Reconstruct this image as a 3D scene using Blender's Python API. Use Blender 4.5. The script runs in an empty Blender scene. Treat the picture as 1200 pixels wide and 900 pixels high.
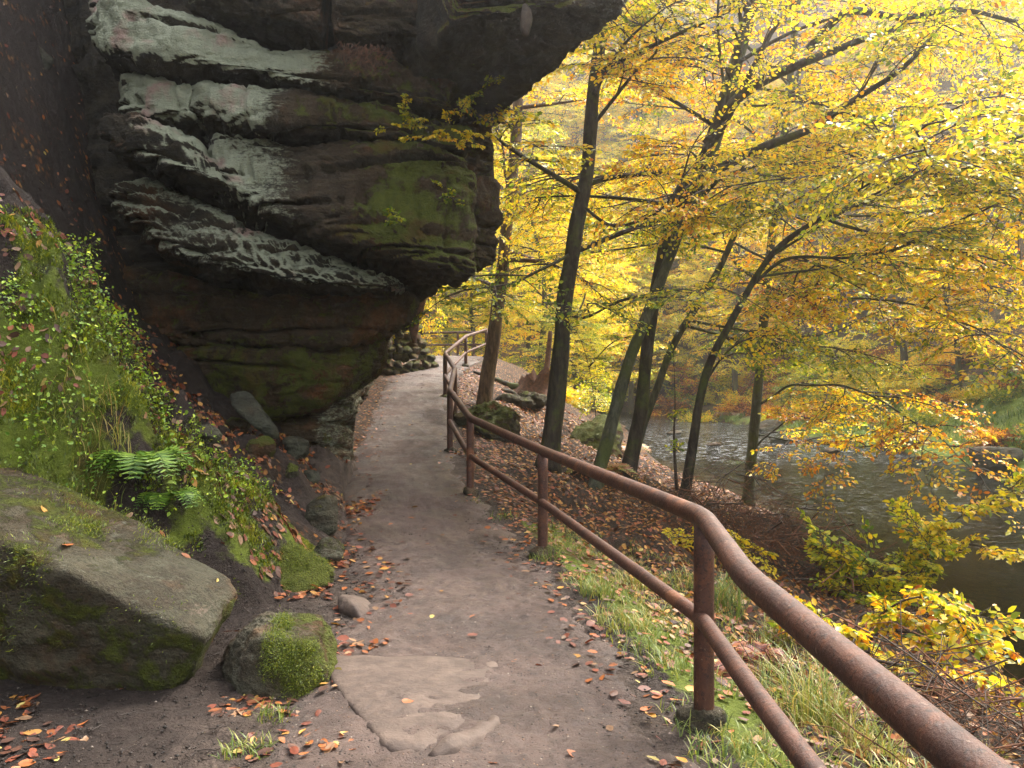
import bpy, bmesh, math, random
import numpy as np
from mathutils import Vector
R = math.radians
random.seed(7)
RNG = np.random.default_rng(11)
sc = bpy.context.scene
COL = sc.collection
F = 942.0                      # focal length in pixels of the 1200 px wide photograph
CZ = 1.6                       # camera height above the path

def at(px, py, Y):
    return np.array([(px - 600) / F * Y, Y, CZ - (py - 450) / F * Y])

# ------------------------------------------------------------------ noise
def _hash(ix, iy, iz, seed):
    h = (ix.astype(np.uint32) * np.uint32(374761393) + iy.astype(np.uint32) * np.uint32(668265263)
         + iz.astype(np.uint32) * np.uint32(2246822519) + np.uint32((seed * 3266489917) & 0xffffffff))
    h ^= h >> np.uint32(15); h *= np.uint32(2246822519); h ^= h >> np.uint32(13)
    h *= np.uint32(3266489917); h ^= h >> np.uint32(16)
    return h.astype(np.float64) / 4294967295.0 * 2 - 1

def vnoise(p, seed=0):
    i = np.floor(p).astype(np.int64); f = p - i
    u = f * f * f * (f * (f * 6 - 15) + 10)
    r = 0
    for dx in (0, 1):
        wx = u[:, 0] if dx else 1 - u[:, 0]
        for dy in (0, 1):
            wy = u[:, 1] if dy else 1 - u[:, 1]
            for dz in (0, 1):
                wz = u[:, 2] if dz else 1 - u[:, 2]
                r = r + wx * wy * wz * _hash(i[:, 0] + dx, i[:, 1] + dy, i[:, 2] + dz, seed)
    return r

def fbm(p, octv=4, seed=0, gain=.5):
    a, s, t = 1.0, 0, 0
    for o in range(octv):
        s = s + a * vnoise(p * (2.03 ** o) + 17.3 * o, seed + o); t += a; a *= gain
    return s / t * 1.6

def sstep(a, b, x):
    t = np.clip((x - a) / (b - a), 0, 1); return t * t * (3 - 2 * t)

# ------------------------------------------------------------------ object helpers
def tag(o, label=None, cat=None, group=None, kind=None):
    if label: o['label'] = label
    if cat: o['category'] = cat
    if group: o['group'] = group
    if kind: o['kind'] = kind
    return o

def empty(name, loc, label, cat, group=None):
    o = bpy.data.objects.new(name, None); COL.objects.link(o)
    o.location = tuple(float(v) for v in loc); o.empty_display_size = .2
    return tag(o, label, cat, group)

def mesh(name, V, quads=None, tris=None, mats=(), midx=None, attrs=None, col=None, smooth=True):
    V = np.asarray(V, dtype=np.float32)
    me = bpy.data.meshes.new(name)
    q = np.zeros((0, 4), np.int32) if quads is None else np.asarray(quads, np.int32).reshape(-1, 4)
    t = np.zeros((0, 3), np.int32) if tris is None else np.asarray(tris, np.int32).reshape(-1, 3)
    me.vertices.add(len(V)); me.vertices.foreach_set('co', V.ravel())
    me.loops.add(q.size + t.size)
    me.loops.foreach_set('vertex_index', np.concatenate([q.ravel(), t.ravel()]))
    nf = len(q) + len(t)
    me.polygons.add(nf)
    st = np.concatenate([np.arange(len(q)) * 4, q.size + np.arange(len(t)) * 3]).astype(np.int32)
    me.polygons.foreach_set('loop_start', st)
    for m in mats: me.materials.append(m)
    if midx is not None: me.polygons.foreach_set('material_index', np.asarray(midx, np.int32))
    if smooth: me.polygons.foreach_set('use_smooth', np.ones(nf, bool))
    for k, v in (attrs or {}).items():
        a = me.attributes.new(k, 'FLOAT', 'POINT'); a.data.foreach_set('value', np.asarray(v, np.float32))
    if col is not None:
        a = me.attributes.new('col', 'FLOAT_COLOR', 'POINT')
        c = np.ones((len(V), 4), np.float32); c[:, :3] = col
        a.data.foreach_set('color', c.ravel())
    me.update(calc_edges=True); me.validate()
    return me

def obj(name, me, parent=None, loc=None):
    o = bpy.data.objects.new(name, me); COL.objects.link(o)
    if parent is not None: o.parent = parent
    if loc is not None: o.location = tuple(float(v) for v in loc)
    return o

def grid_quads(nu, nv, wrap_v=False):
    i = np.arange(nu - 1)[:, None]; j = np.arange(nv if wrap_v else nv - 1)[None, :]
    j2 = (j + 1) % nv
    return np.stack([i * nv + j, (i + 1) * nv + j, (i + 1) * nv + j2, i * nv + j2], -1).reshape(-1, 4)

class MB:
    """collects vertices, quads and triangles of one mesh"""
    def __init__(s): s.V = []; s.Q = []; s.T = []; s.C = []; s.MQ = []; s.MT = []; s.n = 0
    def add(s, V, Q=None, T=None, col=None, m=0):
        V = np.asarray(V, float)
        if Q is not None and len(Q): s.Q.append(np.asarray(Q) + s.n); s.MQ.append(np.full(len(Q), m))
        if T is not None and len(T): s.T.append(np.asarray(T) + s.n); s.MT.append(np.full(len(T), m))
        s.V.append(V); s.n += len(V)
        c = np.zeros((len(V), 3)); c[:] = (.05, .04, .03) if col is None else col
        s.C.append(c)
    def tube(s, P, r, sides=6, m=0, col=None, rough=0, seed=0, cap=True):
        P = np.asarray(P, float); n = len(P); r = np.broadcast_to(np.asarray(r, float), (n,))
        T = np.gradient(P, axis=0); T /= np.linalg.norm(T, axis=1)[:, None] + 1e-9
        ref = np.array([0, 0, 1.]) if abs(T[0, 2]) < .8 else np.array([0, 1., 0])
        A = np.zeros_like(P); a = ref
        for i in range(n):
            a = a - T[i] * (a @ T[i]); a = a / (np.linalg.norm(a) + 1e-9); A[i] = a
        B = np.cross(T, A)
        th = np.arange(sides) / sides * 2 * np.pi
        V = P[:, None] + r[:, None, None] * (np.cos(th)[None, :, None] * A[:, None] + np.sin(th)[None, :, None] * B[:, None])
        V = V.reshape(-1, 3)
        if rough:
            c = np.repeat(P, sides, 0); d = V - c
            k = fbm(np.c_[V[:, 0] * 6, V[:, 1] * 6, V[:, 2] * 1.6], 3, seed)
            V = c + d * (1 + rough * k)[:, None]
        Q = grid_quads(n, sides, True); Tr = []
        if cap:
            V = np.vstack([V, P[:1], P[-1:]]); k = n * sides
            for j in range(sides):
                Tr.append((k, j, (j + 1) % sides)); Tr.append((k + 1, (n - 1) * sides + (j + 1) % sides, (n - 1) * sides + j))
        s.add(V, Q, Tr, col, m)
    def build(s, name, mats, parent=None, loc=None, smooth=True, attrs=None):
        V = np.vstack(s.V)
        Q = np.vstack(s.Q) if s.Q else None; T = np.vstack(s.T) if s.T else None
        mi = np.concatenate(s.MQ + s.MT)
        off = np.zeros(3)
        o = obj(name, mesh(name, V - (0 if loc is None else np.asarray(loc)), Q, T, mats, mi, attrs, np.vstack(s.C), smooth), parent)
        if loc is not None and parent is None: o.location = tuple(float(v) for v in loc)
        return o

def resample(P, step):
    P = np.asarray(P, float)
    # Catmull-Rom through the points, then even steps
    if len(P) > 2:
        X = np.vstack([2 * P[0] - P[1], P, 2 * P[-1] - P[-2]]); out = []
        for i in range(1, len(X) - 2):
            t = np.linspace(0, 1, 12, endpoint=False)[:, None]
            a, b, c, d = X[i - 1], X[i], X[i + 1], X[i + 2]
            out.append(.5 * (2 * b + (c - a) * t + (2 * a - 5 * b + 4 * c - d) * t ** 2 + (3 * b - a - 3 * c + d) * t ** 3))
        P = np.vstack(out + [P[-1:]])
    L = np.concatenate([[0], np.cumsum(np.linalg.norm(np.diff(P, axis=0), axis=1))])
    n = max(2, int(L[-1] / step) + 1); s = np.linspace(0, L[-1], n)
    return np.stack([np.interp(s, L, P[:, k]) for k in range(3)], 1)

# ------------------------------------------------------------------ materials
class NT:
    def __init__(s, name):
        s.m = bpy.data.materials.new(name); s.m.use_nodes = True
        s.t = s.m.node_tree; s.t.nodes.clear(); s.out = s.n('ShaderNodeOutputMaterial')
    def n(s, typ, **kw):
        o = s.t.nodes.new(typ)
        for k, v in kw.items(): setattr(o, k, v)
        return o
    def put(s, sock, v):
        if isinstance(v, bpy.types.NodeSocket): s.t.links.new(v, sock)
        elif isinstance(v, (tuple, list)) and sock.type == 'RGBA': sock.default_value = (*v[:3], 1)
        else: sock.default_value = v
    def coord(s, scale=(1, 1, 1), obj_space=False):
        g = s.n('ShaderNodeTexCoord').outputs['Object'] if obj_space else s.n('ShaderNodeNewGeometry').outputs['Position']
        mp = s.n('ShaderNodeMapping'); s.put(mp.inputs['Vector'], g); mp.inputs['Scale'].default_value = scale
        return mp.outputs[0]
    def noise(s, scale, detail=4, rough=.55, vec=None, dist=0):
        o = s.n('ShaderNodeTexNoise'); s.put(o.inputs['Vector'], vec if vec is not None else s.coord())
        s.put(o.inputs['Scale'], scale); s.put(o.inputs['Detail'], detail); s.put(o.inputs['Roughness'], rough); s.put(o.inputs['Distortion'], dist)
        return o.outputs['Fac']
    def voro(s, scale, vec=None, out='Distance', feature='F1'):
        o = s.n('ShaderNodeTexVoronoi', feature=feature); s.put(o.inputs['Vector'], vec if vec is not None else s.coord()); s.put(o.inputs['Scale'], scale)
        return o.outputs[out]
    def attr(s, name, out='Fac'):
        return s.n('ShaderNodeAttribute', attribute_name=name).outputs[out]
    def ramp(s, fac, stops):
        o = s.n('ShaderNodeValToRGB'); s.put(o.inputs[0], fac); e = o.color_ramp.elements
        while len(e) < len(stops): e.new(.5)
        for k, (p, c) in zip(e, stops):
            k.position = p; k.color = (*c, 1) if isinstance(c, (tuple, list)) else (c, c, c, 1)
        return o.outputs[0]
    def math(s, op, a, b=0.0, clamp=False):
        o = s.n('ShaderNodeMath', operation=op, use_clamp=clamp); s.put(o.inputs[0], a); s.put(o.inputs[1], b); return o.outputs[0]
    def mix(s, f, a, b, mode='MIX'):
        o = s.n('ShaderNodeMix', data_type='RGBA', blend_type=mode)
        s.put(o.inputs[0], f); s.put(o.inputs[6], a); s.put(o.inputs[7], b); return o.outputs[2]
    def bump(s, h, strength=.5, dist=.02, normal=None):
        o = s.n('ShaderNodeBump'); s.put(o.inputs['Height'], h); s.put(o.inputs['Strength'], strength); s.put(o.inputs['Distance'], dist)
        if normal is not None: s.put(o.inputs['Normal'], normal)
        return o.outputs[0]
    def pbr(s, col, rough=.8, normal=None, spec=.3, **kw):
        o = s.n('ShaderNodeBsdfPrincipled'); s.put(o.inputs['Base Color'], col); s.put(o.inputs['Roughness'], rough)
        s.put(o.inputs['Specular IOR Level'], spec)
        if normal is not None: s.put(o.inputs['Normal'], normal)
        for k, v in kw.items(): s.put(o.inputs[k], v)
        return o.outputs[0]
    def end(s, sh):
        s.t.links.new(sh, s.out.inputs['Surface']); return s.m
    def thr(s, fac, lo, hi):
        o = s.n('ShaderNodeMapRange', interpolation_type='SMOOTHSTEP'); s.put(o.inputs[0], fac)
        s.put(o.inputs[1], lo); s.put(o.inputs[2], hi); return o.outputs[0]

def mat_rock(name, dark=(.011, .009, .005), mid=(.046, .034, .018), lich=(.27, .285, .19)):
    n = NT(name)
    st = n.coord((1, 1, 4.5))
    a = n.noise(1.6, 8, .65, st, .4); b = n.noise(9, 8, .7); c = n.noise(45, 4, .6)
    base = n.mix(n.thr(a, .35, .68), dark, mid)
    base = n.mix(n.thr(b, .45, .72), base, n.mix(.55, base, (.015, .012, .01)))
    rust = n.math('MULTIPLY', n.thr(n.noise(1.3, 5, .6), .5, .66), n.attr('moss'))
    base = n.mix(n.math('MULTIPLY', n.attr('moss'), .7), base, n.mix(b, (.02, .012, .004), (.12, .056, .014)))
    base = n.mix(n.math('MULTIPLY', rust, .8), base, (.2, .065, .014))
    la = n.math('ADD', n.math('MULTIPLY', n.attr('lichen'), 1.15), n.math('ADD', n.math('MULTIPLY', n.math('SUBTRACT', n.noise(2.6, 8, .75, st, .6), .5), 1.5), n.math('MULTIPLY', n.math('SUBTRACT', n.noise(19, 6, .75, n.coord((1, 1, 2))), .5), 1.3)))
    base = n.mix(n.math('MULTIPLY', n.thr(c, .5, .7), .5), base, (.006, .005, .004)); base = n.mix(n.math('MULTIPLY', n.thr(n.noise(110, 3, .7), .55, .72), .35), base, (.16, .12, .09))
    lm = n.math('MULTIPLY', n.thr(la, .36, .78), n.math('ADD', .55, n.math('MULTIPLY', n.noise(7, 6, .7, n.coord((2.5, 2.5, .5))), .75)), True)
    lc = n.mix(n.noise(14, 5, .7), n.mix(.5, lich, (.2, .2, .15)), lich)
    lc = n.mix(n.thr(n.noise(2.1, 3), .56, .7), lc, (.30, .20, .16))
    base = n.mix(lm, base, lc)
    ma = n.math('ADD', n.attr('moss'), n.math('MULTIPLY', n.math('SUBTRACT', n.noise(4.5, 9, .72, None, .3), .5), 1.9))
    mm = n.thr(ma, .5, .72)
    mc = n.mix(n.noise(22, 5, .7), (.022, .032, .003), (.13, .14, .012))
    mc = n.mix(n.thr(n.noise(2.3, 3), .5, .7), mc, (.1, .06, .012))
    base = n.mix(mm, base, mc)
    h = n.math('ADD', n.math('MULTIPLY', a, 1.2), n.math('ADD', n.math('MULTIPLY', b, .8), n.math('MULTIPLY', c, .4)))
    h = n.math('ADD', h, n.math('MULTIPLY', mm, n.noise(70, 3)))
    return n.end(n.pbr(base, n.math('SUBTRACT', .95, n.math('MULTIPLY', b, .25)), n.bump(h, 1.0, .07), .25))

def mat_ground():
    n = NT('woodland_soil')
    soil = n.mix(n.noise(3, 8, .7), (.011, .007, .0055), (.045, .03, .022))
    v = n.coord((1, 1, .6))
    cell = n.voro(15, v, 'Color'); sep = n.n('ShaderNodeSeparateColor'); n.put(sep.inputs[0], cell)
    soil = n.mix(n.attr('bare'), soil, n.mix(n.thr(n.noise(6, 9, .75), .35, .65), (.045, .031, .023), (.115, .083, .064)))
    soil = n.mix(n.math('MULTIPLY', n.thr(n.noise(40, 5, .75), .5, .7), .6), soil, (.02, .013, .01))
    leaf = n.ramp(sep.outputs[0], [(0, (.03, .017, .01)), (.3, (.09, .032, .012)), (.55, (.20, .07, .016)), (.8, (.33, .14, .035)), (1, (.40, .22, .07))])
    leaf = n.mix(n.thr(n.voro(15, v), .25, .5), leaf, (.03, .018, .01))
    lm = n.thr(n.math('ADD', n.attr('litter'), n.math('MULTIPLY', n.math('SUBTRACT', n.noise(1.7, 7, .7), .5), 1.6)), .45, .7)
    base = n.mix(lm, soil, leaf)
    ma = n.math('ADD', n.attr('moss'), n.math('MULTIPLY', n.math('SUBTRACT', n.noise(2.6, 9, .7, None, .3), .5), 1.7))
    mm = n.thr(ma, .5, .75)
    mc = n.mix(n.noise(17, 6, .7), (.03, .045, .004), (.15, .185, .012))
    mc = n.mix(n.thr(n.noise(1.5, 4), .52, .68), mc, (.08, .05, .014))
    base = n.mix(mm, base, mc)
    ga = n.thr(n.math('ADD', n.attr('grass'), n.math('MULTIPLY', n.math('SUBTRACT', n.noise(.7, 8, .7), .5), 1.4)), .45, .75)
    gc = n.mix(n.noise(6, 8, .75), (.05, .08, .012), (.20, .27, .035))
    base = n.mix(ga, base, gc)
    ra = n.attr('rock')
    rc = n.mix(n.noise(.5, 9, .7, n.coord((1, 1, 3))), (.04, .036, .03), (.16, .14, .12))
    base = n.mix(ra, base, rc)
    h = n.math('ADD', n.noise(7, 8, .7), n.math('ADD', n.math('MULTIPLY', n.noise(60, 4, .7), .35), n.math('MULTIPLY', n.voro(15, v), n.math('MULTIPLY', lm, .3))))
    return n.end(n.pbr(base, .85, n.bump(h, 1.0, .09), .25))

def mat_path():
    n = NT('trodden_earth')
    a = n.noise(1.1, 7, .65); b = n.noise(8, 10, .8); c = n.noise(70, 4, .75)
    base = n.mix(n.thr(a, .38, .62), (.059, .037, .028), (.108, .07, .054))
    base = n.mix(n.math('MULTIPLY', n.thr(b, .46, .66), .75), base, (.03, .02, .015))
    base = n.mix(n.math('MULTIPLY', n.thr(c, .52, .68), .5), base, (.11, .08, .064))
    edge = n.thr(n.math('ADD', n.attr('edge'), n.math('MULTIPLY', n.math('SUBTRACT', n.noise(2.2, 7, .7), .5), .9)), .55, .95)
    base = n.mix(n.math('MULTIPLY', edge, .75), base, (.03, .02, .015))
    fleck = n.math('SUBTRACT', 1.0, n.thr(n.voro(55, None), .2, .32))
    spc = n.voro(55, None, 'Color'); sp = n.n('ShaderNodeSeparateColor'); n.put(sp.inputs[0], spc)
    fl = n.math('MULTIPLY', fleck, n.thr(sp.outputs[0], .6, .64))
    base = n.mix(fl, base, n.ramp(sp.outputs[1], [(0, (.02, .014, .011)), (.55, (.03, .02, .015)), (.8, (.2, .1, .05)), (1, (.33, .28, .22))]))
    h = n.math('ADD', n.math('MULTIPLY', b, .8), n.math('ADD', n.math('MULTIPLY', c, .45), n.math('MULTIPLY', fl, .4)))
    rough = n.mix(n.thr(n.noise(1.4, 5), .45, .65), (.5, .5, .5), (.85, .85, .85))
    return n.end(n.pbr(base, rough, n.bump(h, 1.0, .035), .4))

def mat_leaf(name, transl=.5, rough=.45, gain=1.0):
    n = NT(name); c = n.attr('col', 'Color')
    ve = n.mix(n.noise(60, 3), n.mix(.35, c, (.0, .0, .0)), c)
    d = n.n('ShaderNodeBsdfPrincipled'); n.put(d.inputs['Base Color'], ve); n.put(d.inputs['Roughness'], rough); n.put(d.inputs['Specular IOR Level'], .5)
    t = n.n('ShaderNodeBsdfTranslucent'); n.put(t.inputs['Color'], n.mix(1.0, ve, (1.25 * gain, 1.2 * gain, .9 * gain), 'MULTIPLY'))
    m = n.n('ShaderNodeMixShader'); n.put(m.inputs[0], transl); n.t.links.new(d.outputs[0], m.inputs[1]); n.t.links.new(t.outputs[0], m.inputs[2])
    return n.end(m.outputs[0])

def mat_bark(name, a=(.016, .012, .009), b=(.058, .046, .03), moss=.5):
    n = NT(name); v = n.coord((1, 1, .25))
    x = n.noise(14, 8, .7, v, .5); base = n.mix(n.thr(x, .35, .7), a, b)
    mm = n.thr(n.math('ADD', n.noise(2.2, 6, .65), n.math('MULTIPLY', n.noise(14, 4), .35)), .95 - moss * .6, 1.15 - moss * .6)
    base = n.mix(n.math('MULTIPLY', mm, .85), base, n.mix(n.noise(30, 4), (.025, .034, .007), (.085, .1, .02)))
    return n.end(n.pbr(base, .85, n.bump(n.math('ADD', x, n.math('MULTIPLY', n.noise(60, 3), .3)), .8, .03), .25))

def mat_simple(name, c1, c2, scale=8, rough=.8, bump=.5, spec=.3, transl=0):
    n = NT(name); x = n.noise(scale, 7, .7)
    return n.end(n.pbr(n.mix(n.thr(x, .3, .7), c1, c2), rough, n.bump(x, bump, .02), spec))

def mat_rust():
    n = NT('rusty_painted_steel')
    a = n.noise(7, 8, .7); b = n.noise(55, 6, .75)
    base = n.mix(n.thr(a, .35, .65), (.034, .0115, .006), (.075, .027, .0135))
    base = n.mix(n.math('MULTIPLY', n.thr(n.noise(17, 6, .75), .52, .62), .7), base, (.10, .032, .012))
    base = n.mix(n.thr(b, .53, .62), base, (.02, .009, .006))
    base = n.mix(n.thr(n.noise(60, 3, .6), .64, .69), base, (.13, .08, .055))
    base = n.mix(n.math('MULTIPLY', n.thr(n.noise(3.1, 4), .58, .68), .5), base, (.20, .075, .03))
    return n.end(n.pbr(base, n.mix(b, (.42, .42, .42), (.75, .75, .75)), n.bump(n.math('ADD', n.math('MULTIPLY', a, .5), b), .6, .008), .35))

def mat_water():
    n = NT('stream_water')
    v = n.coord((1.0, .55, 1)); foam = n.attr('foam')
    w1 = n.noise(2.2, 4, .6, v, .6); w2 = n.noise(9, 4, .6, v, .8); w3 = n.noise(1.1, 9, .75, n.coord((1.2, .5, 1)), 1.0)
    fm = n.math('MULTIPLY', foam, n.thr(n.noise(5, 9, .85, n.coord((.6, 1.3, 1)), 1.2), .53, .64))
    bed = n.mix(n.noise(.5, 6, .6), (.0025, .003, .002), (.007, .007, .004))
    bed = n.mix(n.thr(n.attr('shoal'), .2, .9), bed, (.035, .025, .014))
    base = n.mix(fm, bed, (.62, .64, .64))
    amp = n.math('ADD', .12, n.math('MULTIPLY', foam, .9))
    h = n.math('ADD', n.math('MULTIPLY', w1, .6), n.math('MULTIPLY', w2, .3))
    rough = n.mix(fm, (.09, .09, .09), (.7, .7, .7))
    return n.end(n.pbr(base, rough, n.bump(h, n.math('ADD', amp, .08), .12), .09, IOR=1.13))

M = dict(
    rock=mat_rock('sandstone'), boulder=mat_rock('boulder_stone', (.027, .029, .019), (.076, .082, .054), (.125, .135, .095)),
    ground=mat_ground(), path=mat_path(), leaf=mat_leaf('autumn_leaf', .52, .36), litter=mat_leaf('fallen_leaf', .15, .6),
    grass=mat_leaf('grass_blade', .35, .5), bark=mat_bark('beech_bark'), greenbark=mat_bark('green_beech_bark', (.03, .03, .02), (.095, .098, .06), .55),
    brownbark=mat_bark('brown_bark', (.05, .032, .02), (.17, .11, .065), .25), twig=mat_simple('twig_bark', (.025, .018, .013), (.075, .052, .036), 20),
    wood=mat_simple('rotten_wood', (.03, .014, .008), (.13, .055, .027), 14, .9, .9), redtwig=mat_simple('reddish_twig', (.05, .02, .009), (.17, .068, .03), 14), rust=mat_rust(), water=mat_water(),
    concrete=mat_simple('mossy_concrete', (.04, .045, .025), (.16, .14, .11), 12, .9, .8), slab=mat_simple('worn_stone', (.05, .034, .026), (.1, .07, .053), 7, .75, .9),
)

# ------------------------------------------------------------------ terrain
YK = [0, 3.35, 6, 8.5, 10.2, 12.7, 15.7, 17.8, 21, 23.5, 27, 31, 200]
XL = [-.9, -.98, -1.04, -1.75, -2.15, -2.4, -2.7, -2.9, -3.2, -3.1, -3.6, -4.2, -4.2]
XR = [.72, .72, .38, -.05, -.52, -.95, -1.15, -1.42, -1.5, -1.35, -.95, -.9, -.9]
ZK = ([0, 7.5, 8.5, 10.2, 12.7, 15.7, 17.8, 23.5, 27, 31, 36, 200], [0, 0, .03, .19, .52, .9, 1.3, 2.1, 2.5, 2.65, 2.65, 2.65])
NEAR_E = ([0, 8, 14, 18, 22, 26, 30, 40, 55, 80, 120], [5.2, 5.4, 5.9, 6.1, 5.4, 4.9, 5.2, 6.0, 6.5, 3, -8])
FAR_E = ([0, 8, 18, 25, 30, 36, 46, 55, 80, 120], [15.5, 15.5, 15.5, 15, 14.3, 13.2, 12.5, 12, 9, 0])
WZ = ([0, 18, 27, 36, 46, 120], [-1.3, -1.3, -1.12, -.8, -.65, -.4])

def zpath(y): return np.interp(y, *ZK)
def water_z(y): return np.interp(y, *WZ)

def H0(x, y):
    """ground height; also returns the masks moss, litter, grass, rock"""
    x = np.asarray(x, float); y = np.asarray(y, float)
    p3 = np.c_[x.ravel(), y.ravel(), np.zeros(x.size)]
    sh = x.shape
    N = lambda s, o, seed: fbm(p3 * s, o, seed).reshape(sh)
    zp = zpath(y); xl = np.interp(y, YK, XL); xr = np.interp(y, YK, XR)
    n1, n2, n3 = N(.5, 3, 1), N(1.7, 4, 2), N(7, 3, 3)
    # left side: mossy bank by the camera, gully of steps behind it, cliff base, terrace
    foot = np.interp(y, [0, 3.4, 4.6, 5.0, 5.4, 5.8, 6.7, 8], [-3.5, -3.3, -3.3, -3.0, -2.3, -1.7, -1.5, -1.5]) + .12 * n1
    db = foot - x
    bank = np.interp(db, [-1, 0, .5, 1.2, 2.1, 2.6, 6, 14, 40], [0, 0, .75, 1.62, 2.75, 3.1, 6.2, 12, 26]) + sstep(.1, .8, db) * (.34 * n2 + .11 * n3 - .22 * np.exp(-(N(1.1, 3, 9) / .12) ** 2))
    dg = -1.75 - x + .1 * n1
    gul = np.interp(dg, [-1, 0, .6, 1.7, 2.4, 3.0, 3.6, 4.0, 4.8, 8, 14, 40], [0, 0, .45, 1.2, 1.7, 2.5, 3.9, 5.0, 8.2, 13, 18, 27]) + sstep(.1, .8, dg) * (.2 * n2 + .09 * n3)
    dc = xl - x
    clf = np.interp(dc, [-1, 0, .9, 1.9, 2.6, 8, 14, 40], [0, 0, .1, 3.0, 5.2, 10, 15, 27])
    ter = np.interp(-12 - x, [0, 6, 20, 40], [0, 4, 16, 28])
    tg = sstep(6.5, 7.5, y + .25 * n2); tc = sstep(10.6, 12.2, y); tt = sstep(22.6, 25, y)
    left = bank * (1 - tg) + gul * tg
    left = left * (1 - tc) + clf * tc
    left = left * (1 - tt) + ter * tt
    # right side: slope to the stream, bed, far bank and hillside
    ne = np.interp(y, *NEAR_E) + .35 * n1; fe = np.interp(y, *FAR_E) + .5 * n1; wz = water_z(y)
    t = np.clip((x - xr - .25) / np.maximum(ne - xr - .25, .5), 0, 1)
    right = (wz - .12 - zp) * (t ** 1.1) + sstep(.02, .2, t) * (1 - sstep(.8, 1, t)) * (.14 * n2 + .03 * n3)
    bed = -.5 * sstep(0, 1.2, x - ne) * (1 - sstep(-1.2, 0, x - fe))
    df = x - fe
    hill = np.interp(df, [0, .4, 3.5, 6, 9, 14, 18, 30, 60, 110], [0, .35, .9, 1.7, 3.2, 6.5, 11, 22, 40, 52]) * (1 + .12 * n1) + sstep(0, 1.5, df) * (.3 * n2 + .04 * n3)
    z = np.where(x < xl, zp + left, np.where(x < xr, zp, zp + right + np.where(x > ne - .3, bed, 0)))
    z = z + np.where(df > 0, hill, 0)
    # the valley closes behind
    back = np.interp(y, [33, 36, 44, 58, 75, 95, 130, 160], [0, -.6, -1.5, 1.5, 15, 36, 66, 80]) * (1 + .1 * n1)
    inriv = sstep(-4, -1, x - ne) * (1 - sstep(1, 5, df))
    z = z + np.where(y > 33, back * (1 - inriv * (1 - sstep(60, 75, y))), 0)
    z = z + .008 * n3
    if x.size > 5000: z = z + np.where((y > 2.5) & (y < 10), .012 * fbm(p3 * 17, 3, 15).reshape(sh), 0)
    moss = ((x < foot + .05) & (y < 7.5)) * sstep(2.8, 4.2, y) * .85
    moss = moss * sstep(-.05, .25, db) * (1 - .5 * sstep(.1, .5, N(1.3, 4, 12)))
    moss = np.maximum(moss, .8 * sstep(.1, .35, x - xr) * (1 - sstep(.5, 1.2, x - xr)) * (y < 9))
    litter = np.where(y > 6.5, sstep(-.05, .35, x - xr), sstep(.2, 1.0, x - xr)) * (1 - sstep(-.6, .2, x - ne)) * .9
    litter = np.maximum(litter, ((x < xl) & (y > 7)) * np.where(y < 12, .42, .8))
    litter = np.maximum(litter, .75 * (df > 5) * (1 - sstep(9, 14, df)) + .9 * (df > 12))
    litter = np.maximum(litter, .6 * (y > 31))
    grass = sstep(-.1, .4, df) * (1 - sstep(7, 12, df)) * .95
    grass = grass * (1 - .5 * sstep(40, 52, y)); litter = np.maximum(litter, .55 * sstep(38, 50, y)); grass = np.maximum(grass, .4 * sstep(30, 36, y) * (x > 0) * (1 - sstep(60, 70, y)))
    rock = sstep(.5, .75, np.abs(N(.09, 3, 21))) * sstep(12, 16, df)
    z = z + rock * 2.5 * sstep(12, 16, df)
    rock = np.maximum(rock, sstep(.2, .9, dc) * tc * (1 - tt) * .8)
    return z, moss, litter, grass, rock

def Hz(x, y):
    return float(H0(np.array([x]), np.array([y]))[0][0])

def hit(px, py, y0=2.2, y1=110):
    Y = np.concatenate([np.arange(y0, 30, .04), np.arange(30, y1, .25)])
    P = np.stack([(px - 600) / F * Y, Y, CZ - (py - 450) / F * Y], 1)
    z = H0(P[:, 0], P[:, 1])[0]
    k = np.argmax(z > P[:, 2])
    return np.array([P[k, 0], P[k, 1], z[k]])

def axis(a, b, fine, lo, hi, g):
    x = list(np.arange(a, b + 1e-6, fine)); s = fine
    while x[-1] < hi: s = min(s * g, 2.5); x.append(x[-1] + s)
    s = fine
    while x[0] > lo: s = min(s * g, 2.5); x.insert(0, x[0] - s)
    return np.array(x)

gx = axis(-4.4, 2.4, .025, -75, 100, 1.05); gy = axis(3.0, 8.6, .025, -25, 130, 1.03)
GX, GY = np.meshgrid(gx, gy, indexing='ij')
z, mo, li, gr, ro = H0(GX, GY)
bare = (1 - sstep(.0, .9, np.interp(GY, YK, XL) - GX)) * (1 - sstep(-.1, .25, GX - np.interp(GY, YK, XR)))
V = np.stack([GX, GY, z], -1).reshape(-1, 3)
gnd = obj('ground', mesh('ground', V, grid_quads(len(gx), len(gy))[:, ::1], None, [M['ground']], None,
          dict(moss=mo.ravel(), litter=li.ravel(), grass=gr.ravel(), rock=ro.ravel(), bare=bare.ravel())))
tag(gnd, 'woodland ground of moss, leaf litter and soil sloping to the stream', 'ground', kind='structure')

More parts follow.
